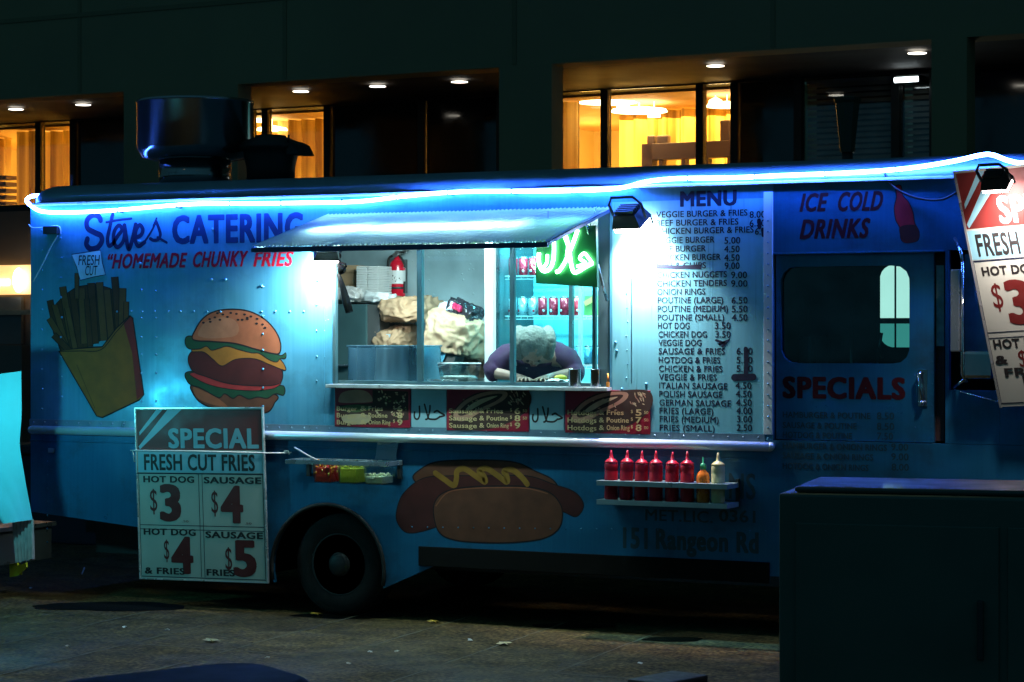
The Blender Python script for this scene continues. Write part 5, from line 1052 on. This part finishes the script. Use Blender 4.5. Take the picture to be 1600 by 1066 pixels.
b.ball(HC, .112, (.80, .98, 1.1), 3, HR); b.ball(hd(0, -.035, -.055), .075, (.82, .85, .95), 3, HR); b.ball(hd(0, -.095, -.02), .02, (.75, .9, 1.5), 2, HR); b.ball(hd(0, -.08, -.095), .035, (1, .8, .7), 2, HR)
for s in (-1, 1): b.ball(hd(s * .083, .01, -.02), .03, (.4, .8, 1.2), 2, HR); b.ball(hd(s * .033, -.085, .015), .02, (1.2, .5, .5), 2, HR)
b.cyl(hd(0, .03, -.06), Vector(pv(0, .72, 1.735)), .06, .062)
o = b.build('tmp', [], None, fix=False); m = o.modifiers.new('r', 'REMESH'); m.mode = 'VOXEL'; m.voxel_size = .006; m.use_smooth_shade = True
sm = o.modifiers.new('s', 'SMOOTH'); sm.iterations = 3; sm.factor = .5
me = evald(o, 'body'); bpy.data.objects.remove(o)
for p in me.polygons: p.use_smooth = True
def child(name, me, m, parent):
    me.materials.clear(); me.materials.append(m); o = bpy.data.objects.new(name, me); C.objects.link(o); o.parent = parent; o.matrix_parent_inverse = WORLDM(parent).inverted(); return o
body = child('body', me, mat('skin', (.36, .22, .16), .5, 0, .12, 20), per)
V = [pv(0, 1.24, 1.46), pv(0, 1.10, 1.61), pv(0, .95, 1.705), pv(0, .845, 1.735), pv(0, .80, 1.742)]; E = [(i, i + 1) for i in range(4)]; R = [(.165, .14), (.16, .125), (.182, .13), (.13, .105), (.085, .08)]
for s in (-1, 1):
    i = len(V); V += [pv(s * .18, .86, 1.70), pv(s * .24, .80, 1.655), pv(s * .29, .74, 1.575), pv(s * .245, .69, zc2 + .06)]; E += [(2, i), (i, i + 1), (i + 1, i + 2), (i + 2, i + 3)]; R += [.1, .088, .07, .06]
me = skin_mesh(V, E, R, 0, 2)
for v in me.vertices: v.co += noise.noise_vector(v.co * 9) * .016 + noise.noise_vector(v.co * 26) * .008
for p in me.polygons: p.use_smooth = True
child('shirt', me, mat('shirt_purple', (.028, .008, .038), .9, 0, .3, 18, .3), per)
V = [pv(0, 1.235, 1.47)]; E = []; R = [(.16, .14)]
for s in (-1, 1):
    i = len(V); V += [pv(s * .09, 1.225, 1.36), pv(s * .1, 1.18, 1.06), pv(s * .1, 1.24, .70)]; E += [(0, i), (i, i + 1), (i + 1, i + 2)]; R += [.108, .08, .065]
child('trousers', skin_mesh(V, E, R, 0, 2), mat('trousers_dark', (.02, .02, .03), .85), per)
b = B()
rnd = random.Random(5)
for s in (-1, 1):
    for k in range(9):
        t = k / 8; c = hd(s * (.085 + .012 * math.sin(t * PI)), .085 - t * .13, -.035 + .055 * math.sin(t * PI) + .01); b.ball(c, .040, (.95, 1.1, 1.1), 3)
for k in range(7): t = -1 + k / 3; b.ball(hd(t * .07, .085 - abs(t) * .012, -.02), .036, (1, .8, 1.1), 3)
b.ball(hd(0, .012, .012), .116, (.90, .98, 1.04), 4, HR)
o = b.build('tmp', [], None, fix=False); m = o.modifiers.new('r', 'REMESH'); m.mode = 'VOXEL'; m.voxel_size = .005
me = evald(o, 'hair'); bpy.data.objects.remove(o)
for v in me.vertices: v.co += noise.noise_vector(v.co * 30) * .005 + noise.noise_vector(v.co * 110) * .003
for p in me.polygons: p.use_smooth = True
child('hair', me, mat('hair_grey', (.21, .22, .19), .85, 0, .5, 60, .6), per)
b = B()
for s in (-1, 1): b.ball(hd(s * .033, -.094, .0), .012, sub=2, rot=HR)
b.build('eyes', mat('eye_dark', (.06, .05, .04), .3), per); b = B(); b.ball(hd(0, -.108, -.065), .02, (1.1, .3, .3), 2, HR); b.build('mouth', mat('lips', (.35, .12, .1), .5), per)

# ================================================================== the building behind
BA = math.radians(-3.42); BO = Vector((0, 11, 0))
bl_ = thing('office_building', BO, 'dark building behind the truck with deep overhang, downlights and amber lit windows', 'building', None, BA)
MB_ = Matrix.Translation(BO) @ Matrix.Rotation(BA, 4, 'Z'); MBI = MB_.inverted()
def bq(u, v, yl):
    n = MB_.to_3x3() @ Vector((0, -1, 0)); o = MB_ @ Vector((0, yl, 0)); d = ray(u, v); t = (o - CAM).dot(n) / d.dot(n); return MBI @ (CAM + d * t)
class LB(B):                                     # builds in the building's own coordinates
    def build(s, name, mats, parent=bl_, fix=True):
        s.bm.transform(MB_); return B.build(s, name, mats, parent, fix)
CONC = mat('facade_concrete', (.28, .22, .115), .85, 0, .2, 1.2, .05); SOFF = mat('soffit_board', (.03, .025, .024), .7, 0, .15, 2)
zS = bq(570, 119, -2.7).z; zW = bq(1000, 145, 0).z
b = LB(); b.box((-34, -2.7, zS), (30, -2.3, 16)); b.build('upper_facade', CONC)
for k in range(22):
    x = -33 + k * 2.9; b = LB(); b.box((x, -2.708, zS + .02), (x + .05, -2.701, 15)); b.build('facade_joint', mat('joint_dark', (.22, .175, .09), .9))
b = LB(); b.box((-34, -2.712, zS + .9), (30, -2.702, zS + .95)); b.build('facade_joint', mat('joint_dark', (.22, .175, .09), .9))
b = LB(); b.box((-34, -2.299, zS + .03), (30, .3, zS + .15)); b.build('soffit', SOFF)
b = LB(); b.box((-34, -.02, zW + .05), (30, .3, zS + .029)); b.build('window_head', SOFF)
for u0, u1 in ((196, 374), (782, 864), (1457, 1512)):
    x0, x1 = bq(u0, 150, -2.7).x, bq(u1, 150, -2.7).x; b = LB(); b.box((x0, -2.73, 0), (x1, -2.48, zS - .002)); b.build('column', CONC)
xs = lambda u: bq(u, 200, 0).x
zB = bq(20, 321, 0).z
bays = [('lit', -60, 62), ('lit', 62, 116), ('dark', 116, 392), ('lit', 392, 416), ('lit', 416, 513), ('dark', 513, 660), ('dark', 660, 783), ('dark', 783, 865), ('lit', 865, 946), ('lit', 946, 1095), ('lit', 1095, 1149), ('dark', 1149, 1248), ('blind', 1248, 1400), ('blind', 1400, 1460), ('dark', 1460, 1760)]
MUL = mat('mullion_dark', (.03, .035, .03), .45, .3, .2, 8); GLS = glass('window_glass', (.95, .95, .93), .02, .01); GLD = mat('night_glass', (.012, .018, .016), .06, 0, .3, 3, spec=.8)
b = LB()
for k, u0, u1 in bays:
    x = xs(u1); b.box((x - .045, -.04, zB), (x + .045, .06, zW + .0495))
b.box((-34, -.038, zB - .1), (30, .06, zB)); b.build('mullion', MUL)
BLIND = mat('blind_slat', (.7, .6, .52), .6, 0, .15, 6)
for k, u0, u1 in bays:
    x0, x1 = xs(u0) + .05, xs(u1) - .05
    if k == 'lit':
        b = LB(); b.box((x0, .0, zB), (x1, .012, zW + .049)); b.build('window_pane', GLS)
    else:
        b = LB(); b.box((x0, .02, zB), (x1, .03, zW + .049)); b.build('window_pane', GLD if k == 'dark' else glass('blind_glass', (.8, .85, .85), .05, .02))
        if k == 'blind':
            b = LB(); z = zB
            while z < zW: b.add_mesh([(x0, .12, z), (x1, .12, z), (x1, .16, z + .045), (x0, .16, z + .045)], [(0, 1, 2, 3)]); z += .062
            b.box((x0, .1, zW - .0), (x1, .18, zW + .04)); b.build('window_blind', BLIND, fix=False)
            b = LB(); b.box((x0, .4, zB), (x1, .42, zW)); b.build('backing_wall', mat('blind_back', (.03, .03, .03), .8))
# warm rooms behind the lit panes
RW = mat('room_wall_warm', (.65, .54, .28), .7, 0, .1, 2); RC = mat('room_ceiling', (.55, .33, .14), .7, 0, .1, 2)
CUR = bpy.data.materials.new('curtain_sheer'); t_, p_ = nodes(CUR); t_.nodes.remove(p_); o_ = t_.nodes['Material Output']
d_ = t_.nodes.new('ShaderNodeBsdfDiffuse'); tl = t_.nodes.new('ShaderNodeBsdfTranslucent')
tcu = t_.nodes.new('ShaderNodeTexCoord'); mpu = t_.nodes.new('ShaderNodeMapping'); mpu.inputs['Scale'].default_value = (7, 2, .06); t_.links.new(tcu.outputs['Object'], mpu.inputs[0])
nzu = t_.nodes.new('ShaderNodeTexNoise'); nzu.inputs['Scale'].default_value = 2.2; nzu.inputs['Detail'].default_value = 3; t_.links.new(mpu.outputs[0], nzu.inputs[0])
cru = t_.nodes.new('ShaderNodeValToRGB'); cru.color_ramp.elements[0].position = .38; cru.color_ramp.elements[0].color = (.30, .19, .06, 1); cru.color_ramp.elements[1].position = .6; cru.color_ramp.elements[1].color = (.72, .55, .22, 1)
t_.links.new(nzu.outputs[0], cru.inputs[0]); t_.links.new(cru.outputs[0], d_.inputs[0]); t_.links.new(cru.outputs[0], tl.inputs[0])
mx_ = t_.nodes.new('ShaderNodeMixShader'); mx_.inputs[0].default_value = .55
t_.links.new(d_.outputs[0], mx_.inputs[1]); t_.links.new(tl.outputs[0], mx_.inputs[2]); t_.links.new(mx_.outputs[0], o_.inputs[0])
PEND = emitter('pendant_glow', (1, .80, .42), 9)
WARM = (1, .66, .15)
def room(u0, u1, cur, pend, en, depth=4.5, low=None):
    en *= 2.3
    x0, x1 = xs(u0) - .3, xs(u1) + .25
    zc_ = zW + .02
    b = LB(); b.box((x0 - 1.5, depth, zB - 1.2), (x1 + .02, depth + .1, zc_)); b.box((x0 - 1.6, .3, zB - 1.2), (x0 - 1.5, depth, zc_)); b.box((x1 + .02, .3, zB - 1.2), (x1 + .12, depth + .1, zc_)); b.build('room_wall', RW)
    b = LB(); b.box((x0 - 1.6, .301, zc_), (x1 + .12, depth + .1, zc_ + .1)); b.build('room_ceiling', RC)
    b = LB(); b.box((x0 - 1.6, .07, zB - 1.3), (x1 + .12, depth + .1, zB - 1.2)); b.build('room_floor', RW)
    for (c0, c1, y) in cur:
        a0, a1 = bq(c0, 200, y).x, bq(c1, 200, y).x; n = max(8, int((a1 - a0) / .02)); b = LB(); L = []
        for i in range(n + 1):
            x = a0 + (a1 - a0) * i / n; yy = y + .11 * math.sin(x * 30 + 2.2 * noise.noise(Vector((x * 3, 0, 0)))) + .02 * noise.noise(Vector((x * 12, 4, 0)))
            L.append((b.bm.verts.new((x, yy, zB - 1.1)), b.bm.verts.new((x, yy, zc_ - .02))))
        for a, c in zip(L, L[1:]): f = b.bm.faces.new((a[0], c[0], c[1], a[1])); f.smooth = True
        b.build('curtain', CUR, fix=False)
    for (u, v, y, r) in pend:
        c = bq(u, v, y); b = LB(); b.lathe([(r * .3, c.z + .10), (r * .9, c.z + .05), (r, c.z), (.01, c.z - .004)], (c.x, c.y, 0), 24) if False else b.lathe([(r * .25, .06), (r * .95, .03), (r, 0), (.005, -.004)], (c.x, c.y, c.z), 24)
        b.cyl((c.x, c.y, c.z + .05), (c.x, c.y, max(c.z + .06, zc_)), .006, seg=6); b.build('pendant_lamp', PEND)
    xm = (x0 + x1) / 2
    lamp('AREA', 'room_light', MB_ @ Vector((xm - .3, depth * .55, zc_ - .12)), en, WARM, max(.8, x1 - x0 - .3), 2.2, MB_ @ Vector((xm - .3, depth * .55, 0)), parent=bl_, spread=1.7)
    if low:
        c = bq(*low[:3]); lamp('POINT', 'room_light', MB_ @ c, low[3], (1, .6, .16), .25, parent=bl_)
room(-60, 116, [(30, 62, .5), (62, 116, .7), (-30, 20, 1.2)], [(85, 199, 1.6, .09)], 210, low=(85, 300, 1.8, 38))
room(392, 513, [(440, 513, .9)], [(402, 190, .7, .16), (425, 204, .8, .2), (482, 178, 2, .1), (505, 184, 1.7, .13), (448, 195, 2.2, .1), (494, 209, 2.0, .09)], 190, low=(470, 258, 2.3, 36))
room(865, 1149, [(868, 904, .5), (972, 1160, 2.0)], [(949, 160.5, 1.0, .36), (999, 175, 1.2, .34), (1084, 147, .8, .38), (1136, 167, .9, .24), (920, 153.5, .9, .09), (974, 169, .9, .08), (1022, 183, 1.2, .08), (1118, 161, .9, .08), (866, 191, .7, .05), (872, 196, .8, .05)], 300, low=(925, 235, 3.3, 34))
b = LB(); p = bq(1005, 225, 1.4); q = bq(1160, 256, 1.4)
b.box((p.x, 1.4, p.z - .2), (q.x + .6, 1.55, p.z), .01); b.box((p.x - .02, 1.4, zB - 1.2), (p.x + .12, 1.55, p.z - .001))
for i in range(9): x = p.x + .2 + i * .3; b.box((x, 1.41, zB - 1.2), (x + .05, 1.53, p.z - .2))
for u0, u1, v in ((1012, 1024, 212), (1027, 1045, 212), (1126, 1142, 188)):
    a = bq(u0, v, 1.45); c = bq(u1, v, 1.45); b.box((a.x, 1.42, p.z - .01), (c.x, 1.52, a.z), .02)
b.build('shelf_unit', mat('shelf_dark', (.07, .035, .03), .6))
b = LB(); p = bq(-4, 270, .6); q = bq(9, 320, .6)
for k in range(5): b.box((p.x - .1, .6, zB + .05 + k * .09), (q.x, .9, zB + .1 + k * .09), .01)
b.build('stacked_chairs', mat('shelf_dark', (.07, .035, .03), .6))
# recessed downlights in the overhang
DL = emitter('downlight_glow', (1, .93, .78), 4.5)
def dlight(u, v):
    p = MBI @ pz(u, v, zS + .012); b = LB(); b.lathe([(.005, 0), (.092, 0), (.092, .006), (.005, .006)], (p.x, p.y, zS + .0), 20); o = b.build('downlight', DL)
for u, v in ((25, 170), (130, 163), (470, 142), (590, 134), (718, 127), (1118, 102), (1433, 82)): dlight(u, v)
xl0, xl1 = bq(1398, 125, -.3).x, bq(1434, 125, -.3).x; z0 = bq(1415, 124.5, -.3).z
b = LB(); b.cyl((xl0, -.3, z0), (xl1, -.3, z0), .03, seg=10); b.build('strip_light', emitter('strip_glow', (.85, .98, 1), 5)); b = LB(); b.box((xl0, -.28, z0 - .02), (xl1, -.039, z0 + .05)); b.build('strip_fitting', MUL)
# ground floor seen beside and through the truck
b = LB(); b.box((-34, -.3, 0), (30, -.04, zB - .101)); b.build('lower_wall', mat('lower_wall', (.2, .16, .13), .8, 0, .2, 2))
yk = -.4
p = bq(-70, 416, yk); q = bq(60, 460, yk)
b = LB(); b.box((p.x, yk, q.z), (q.x + .3, yk + .08, p.z), .01); b.build('lit_sign', emitter('sign_warm', (1, .60, .22), 1.25))
b = LB(); b.ball(bq(29, 438, yk - .08), .12, (.8, .3, 1.35), 3); b.build('globe_lamp', emitter('globe_white', (1, .95, .85), 6))
b = LB(); p = bq(-20, 437, yk - .02); q = bq(14, 446, yk - .02); b.box((p.x, yk - .03, q.z), (q.x, yk - .004, p.z)); b.build('sign_tube', emitter('globe_white', (1, .95, .85), 6))
b = LB(); p = bq(-70, 465, yk); q = bq(33, 538, yk); b.box((p.x, yk, q.z), (q.x, yk + .05, p.z)); b.build('shutter', mat('shutter_grey', (.16, .17, .16), .6, 0, .2, 9))
b = LB(); p = bq(-70, 485, yk - .03); q = bq(48, 492, yk - .03); b.box((p.x, yk - .04, q.z), (q.x, yk - .001, p.z)); b.build('canopy_edge', mat('edge_cream', (.4, .36, .25), .6, 0, .5, 14))
b = LB(); p = bq(-70, 539, yk - .1); q = bq(50, 541, yk - .1); b.box((p.x, yk - .3, 0), (q.x, yk - .06, p.z)); b.build('low_counter', mat('counter_brown', (.17, .15, .12), .7, 0, .2, 5))
# bright panel seen through the cab windows
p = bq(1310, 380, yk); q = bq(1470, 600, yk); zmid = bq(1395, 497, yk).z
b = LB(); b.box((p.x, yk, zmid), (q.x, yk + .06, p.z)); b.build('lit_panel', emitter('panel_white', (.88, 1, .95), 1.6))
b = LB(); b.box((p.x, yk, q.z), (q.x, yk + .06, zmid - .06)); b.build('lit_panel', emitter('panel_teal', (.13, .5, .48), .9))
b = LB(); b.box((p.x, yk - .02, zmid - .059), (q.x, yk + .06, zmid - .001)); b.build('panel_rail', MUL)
b = B(); b.box((-16, 3.4, 0), (14, 3.75, .78), .02); b.box((-16, 3.36, .781), (14, 3.79, .86), .015)  # added dark screen that hides the lit ground seen under the truck
tag(recenter(b.build('dark_screen', mat('screen_dark', (.03, .032, .028), .8, 0, .3, 3, .1))), 'added low dark screen wall that blackens the view under the truck', 'wall')
# tapered street lantern standing behind the truck
t = thing('street_lantern', (pw(1318, 240, 5).x, 5, 0), 'dark tapered street lantern rising behind the cab in front of the window blinds', 'street lamp'); z = lambda v: pw(1324, v, 5).z; k = 1 / 240 * (14.5 + 4.5) / 14.5; cx = pw(1324, 200, 5).x
b = B(); b.lathe([(11 * k, z(238)), (19 * k, z(162)), (21 * k, z(158)), (22 * k, z(154)), (8 * k, z(151)), (.01, z(150))], (cx, 5, 0), 8, smooth=False); b.build('lantern_head', mat('lantern_dark', (.04, .05, .03), .5, 0, .2, 8), t)
b = B(); b.cyl((cx, 5, .4), (cx, 5, z(238)), .05, .045); b.cyl((cx, 5, 0), (cx, 5, .4), .1, .09); b.build('lamp_post', DARK, t)

# ================================================================== neighbouring stall at the left edge
st = thing('market_stall', pw(-40, 930, -.4), 'neighbouring stall with a curved cyan lit canvas flap and table at the left edge', 'stall')
CY = -.5
edge = [(33, 580), (34, 640), (31, 693), (38, 740), (46, 785), (51, 812)]; inner = [(-70, 596), (-75, 650), (-70, 700), (-40, 745), (0, 790), (19, 817)]
b = B(); n = 14; EL = catmull([pw(*q, CY) for q in edge], 5); IL = catmull([pw(*q, CY) for q in inner], 5); G2 = []
for a, c in zip(EL, IL):
    G2.append([b.bm.verts.new(a.lerp(c, i / n) + Vector((0, -.10 * math.sin(i / n * PI / 2) - .006 * noise.noise(a * 4 + Vector((i * .5, 0, 0))), 0))) for i in range(n + 1)])
for r0, r1 in zip(G2, G2[1:]):
    for i in range(n): b.bm.faces.new((r0[i], r0[i + 1], r1[i + 1], r1[i])).smooth = True
b.build('canvas_flap', mat('canvas_white', (.16, .66, .72), .7, 0, .12, 9, .15), st, fix=False)
b = B(); G2 = []
for j in range(8):
    row = []
    for i in range(25):
        top = pw(19, 817, CY).lerp(pw(52, 811, CY), i / 24); bot = pw(24, 880, CY).lerp(pw(53, 873, CY), i / 24)
        row.append(b.bm.verts.new(top.lerp(bot, j / 7) + Vector((0, .015 * math.sin(i * 1.6) * (.3 + j / 7), .004 * math.sin(i * 2.3) * (j == 7)))))
    G2.append(row)
for r0, r1 in zip(G2, G2[1:]):
    for i in range(24): b.bm.faces.new((r0[i], r0[i + 1], r1[i + 1], r1[i])).smooth = True
b.build('canvas_valance', mat('canvas_brown', (.42, .33, .31), .8, 0, .45, 22, .3), st, fix=False)
b = B(); p = pw(-160, 815, -.2); q = pw(19, 833, -.2); b.box((p.x, -.4, p.z - .03), (q.x, .3, p.z), .004); b.box((p.x, -.39, .25), (q.x - .03, .28, p.z - .031)); b.build('stall_table', mat('table_dark', (.04, .045, .04), .35, .1, .3, 6), st)
b = B(); p = pw(-60, 772, -.2); q = pw(11, 816, -.2); b.box((p.x, -.2, q.z - .01), (q.x, -.19, p.z), .002); cd_ = b.build('notice_card', mat('card_white', (.7, .78, .76), .5), st)
b = B(); c = pw(0, 797, -.21); b.tube([c + Vector((.035 * math.cos(t), 0, .035 * math.sin(t))) for t in [i * 2 * PI / 16 for i in range(17)]], .006, 6); b.build('card_emblem', mat('emblem_green', (.05, .25, .1), .5), cd_)
b = B(); p = pw(-70, 590, -.15); b.cyl((p.x, -.15, 0), (p.x, -.15, 3.35), .025); b.build('stall_pole', DARK, st)
lp = thing('stall_lamp', pw(-75, 640, -1.3), 'bare cyan bulb hanging in the neighbouring stall', 'lamp'); c = pw(-75, 640, -1.3); b = B(); b.ball(c, .04, (1, 1, 1.2)); b.build('bulb', emitter('bulb_cyan', (.3, .95, 1), 12), lp); b = B(); b.cyl(c + Vector((0, 0, .04)), c + Vector((0, 0, .1)), .025); b.tube([c + Vector((0, 0, .1)), Vector((c.x, c.y, 3.3))], .006, 6); b.build('bulb_holder', DARK, lp)
b = B(); b.tube([(p.x, -.15, 3.32), (c.x, c.y - .05, 3.32)], .02, 8); b.build('stall_bar', DARK, st)
lamp('POINT', 'bulb_light', c + Vector((0, .06, 0)), 24, (.12, .85, 1), .05, parent=lp)
YEL = mat('wet_floor_yellow', (.55, .55, .02), .4, 0, .15, 9)
t = thing('floor_sign', pw(24, 905, -.1), 'yellow folding floor sign standing under the stall table', 'floor sign')
b = B(); b.prism([pw(14, 854, -.1), pw(26, 852, -.1), pw(27, 884, -.1), pw(40, 880, -.1), pw(41, 886, -.1), pw(27, 900, -.1), pw(15, 902, -.1)], (0, .02, 0)); b.prism([pw(14, 854, -.08), pw(26, 852, -.08), pw(33, 898, .1), pw(16, 900, .1)], (0, .015, 0)); b.build('sign_panel', YEL, t)
b = B(); text_px(b, plane(-.101), 'CAUTION', 15, 25.5, 860.5, 857, .02, 0, .001); b.build('sign_lettering', BLK, t, fix=False)

# ================================================================== foreground
depth = 8.2
def fpt(u, v, d): r = ray(u, v); return CAM + r * (d / FPX)
cbx = thing('utility_cabinet', fpt(1480, 1066, 8.6) * 1.0, 'big dark utility cabinet with a blue lit top edge in the right foreground', 'cabinet'); a = fpt(1217, 757, 8); e = fpt(1700, 757, 8)
cbx.location = ((a.x + e.x) / 2, (a.y + e.y) / 2, 0)
dr = (fpt(1700, 757, 8.0) - a); dr.z = 0; dr = Vector((.985, .17, 0)).normalized(); bk = Vector((-dr.y, dr.x, 0)); Wd = 1.55; zt3 = fpt(1215, 771, 8).z
def cbox(bb, s0, s1, t0, t1, z0, z1, bev=.01):
    vs = bb.box((s0, t0, z0), (s1, t1, z1), bev); M = Matrix(((dr.x, bk.x, 0, a.x), (dr.y, bk.y, 0, a.y), (0, 0, 1, 0), (0, 0, 0, 1)))
    for v in set(vs): v.co = M @ v.co
CABM = mat('cabinet_green', (.055, .105, .08), .45, .1, .2, 5, .05, coat=.2)
b = B(); cbox(b, .0, Wd, 0, .6, .12, zt3); cbox(b, .05, Wd - .05, .03, .57, 0, .12, .0); b.build('cabinet_body', CABM, cbx)
b = B(); cbox(b, .045, Wd + .02, .05, .62, zt3 + .001, fpt(1300, 747, 8.5).z, .012); b.build('cabinet_lid', mat('lid_paint', (.03, .06, .05), .42, 0, .25, 6, .05, coat=.25), cbx)
b = B(); cbox(b, .06, .75, -.012, -.001, .2, zt3 - .1, .003); cbox(b, .78, Wd - .04, -.012, -.001, .2, zt3 - .1, .003); b.build('cabinet_door', CABM, cbx)
b = B(); cbox(b, .68, .7, -.04, -.013, .75, .95, .004); b.build('door_handle', DARK, cbx)
bn = fpt(330, 1048, 5.2); bin_ = thing('litter_bin', (bn.x, bn.y, 0), 'dark round cornered litter bin whose top just shows at the bottom edge', 'bin')
d2_ = (fpt(520, 1040, 5.35) - fpt(130, 1060, 5.05)); d2_.z = 0; W2 = d2_.length; d2_.normalize(); b2_ = Vector((-d2_.y, d2_.x, 0)); zt4 = fpt(440, 1041, 5.62).z; c0 = bn + b2_ * .2
b = B(); prof = [(1, .0), (1, zt4 - .09)] + [(1 - .14 * (1 - math.cos(t)), zt4 - .09 + .09 * math.sin(t)) for t in [i * PI / 12 for i in range(1, 7)]]; rings = []
for s, z in prof:
    rg = rrect(-W2 / 2 * s, W2 / 2 * s, -.22 * s, .22 * s, .12 * s, z); rings.append([b.bm.verts.new((c0.x + d2_.x * x + b2_.x * y, c0.y + d2_.y * x + b2_.y * y, zz_ + x * .03 * (zz_ > .5))) for x, y, zz_ in rg])
for r0, r1 in zip(rings, rings[1:]):
    for i in range(len(r0)): b.bm.faces.new((r0[i], r0[(i + 1) % len(r0)], r1[(i + 1) % len(r0)], r1[i])).smooth = True
b.bm.faces.new(rings[-1]); b.bm.faces.new(rings[0][::-1]); b.build('bin_body', mat('bin_paint', (.008, .022, .012), .7, 0, .2, 8), bin_)
b = B(); q = c0 - b2_ * .222; b.box((-.18, -.006, zt4 - .36), (.18, .004, zt4 - .22), .003)
for v in b.bm.verts: x, y, z = v.co; v.co = (q.x + d2_.x * x + b2_.x * y, q.y + d2_.y * x + b2_.y * y, z)
b.build('bin_slot', BLACK, bin_)
t = thing('dark_block', pz(1060, 1060, .0), 'low dark block lying on the paving beside the cabinet', 'mat'); p = pz(1060, 1066, 0); b = B(); b.box((p.x - .12, p.y - .35, 0), (p.x + .12, p.y + .05, .05), .015, Matrix.Rotation(-.25, 3, 'Z')); b.build('dark_block_body', BLACK, t)  # stands for an unidentified dark shape on the paving
# leaves and litter
LY = mat('leaf_yellow', (.6, .38, .04), .6, 0, .3, 30); LP = mat('litter_white', (.7, .7, .6), .6, 0, .2, 30)
def leaf(u, v, s, m, name, label, cat, grp, asp=1.0):
    p = pz(u, v, 0); b = B(); rnd = random.Random(int(u)); a0 = rnd.uniform(0, 6)
    pts = [(0, 1), (.35, .55), (.8, .45), (.5, 0), (.6, -.6), (0, -.45), (-.55, -.6), (-.45, 0), (-.85, .4), (-.3, .5)]
    q = [Vector((p.x + s * (x * math.cos(a0) - y * math.sin(a0)) * asp, p.y + s * (x * math.sin(a0) + y * math.cos(a0)), .008 + .012 * rnd.random())) for x, y in pts]; c = b.bm.verts.new((p.x, p.y, .02)); vs = [b.bm.verts.new(x) for x in q]
    for i in range(len(vs)): b.bm.faces.new((c, vs[i], vs[(i + 1) % len(vs)]))
    b.tube([(p.x, p.y, .018), (p.x + s * .8, p.y - s * .9, .012)], s * .05, 5)
    tag(recenter(b.build(name, m, fix=False)), label, cat, grp)
leaf(494, 962, .055, LY, 'fallen_leaf', 'yellow leaf on the paving below the truck wheel', 'leaf', 'fallen leaves')
leaf(329, 1003, .07, mat('leaf_dull', (.35, .32, .15), .7, 0, .3, 30), 'fallen_leaf', 'dull yellowish leaf on the paving left of the wheel', 'leaf', 'fallen leaves')
leaf(788, 1008, .06, mat('leaf_pale', (.75, .6, .3), .5, 0, .2, 30), 'fallen_leaf', 'pale bright leaf on the paving near a joint, right of centre', 'leaf', 'fallen leaves')
leaf(678, 974, .05, LY, 'fallen_leaf', 'small orange leaf near the shadow under the truck', 'leaf', 'fallen leaves')
for u, v in ((195, 983), (544, 1040), (620, 1021), (578, 1022), (105, 1013), (48, 922), (735, 1003), (418, 1031), (262, 987), (1000, 1040)): leaf(u, v, .02, LP, 'litter_scrap', 'tiny pale scrap of litter on the paving', 'litter', 'litter scraps on the paving')
t = pz(130, 893, 0); b = B(); b.tube([pz(128, 897, .01), pz(132, 887, .05)], .006, 6); tag(recenter(b.build('straw', FOAM)), 'white straw on the dark ground under the rear of the truck', 'straw')
# full cut-off street lamps over the paving
for x, y, px_2, lab in ((-3.2, -4.35, -5.2, 'left street lamp with a hooded head over the paving'), (1.3, -4.35, 8.2, 'right street lamp with a long arm over the paving')):
    t = thing('street_lamp', (px_2, -3.0, 0), lab, 'street lamp', 'street lamps over the paving'); H = 6.0
    b = B(); b.cyl((px_2, -3.0, 0), (px_2, -3.0, H + .3), .08, .05); b.cyl((px_2, -3.0, 0), (px_2, -3.0, .5), .12, .11); b.tube([(px_2, -3.0, H + .28), (x + (px_2 - x) * .1, y + .1, H + .28)], .035, 10); b.build('lamp_post', DARK, t)
    b = B(); b.lathe([(.12, H + .22), (.25, H + .1), (.27, H - .12), (.255, H - .12), (.23, H + .08)], (x, y, 0), 24); b.build('lamp_hood', DARK, t)
    b = B(); b.lathe([(.005, H + .03), (.14, H + .03), (.14, H + .06), (.005, H + .06)], (x, y, 0), 20); b.build('lamp_lens', emitter('street_glow', (1, .8, .5), 6), t)
    lamp('SPOT', 'lamp_light', (x, y, H), 150, (1, .84, .46), .07, None, (x, y, 0), math.radians(71), .12, t)
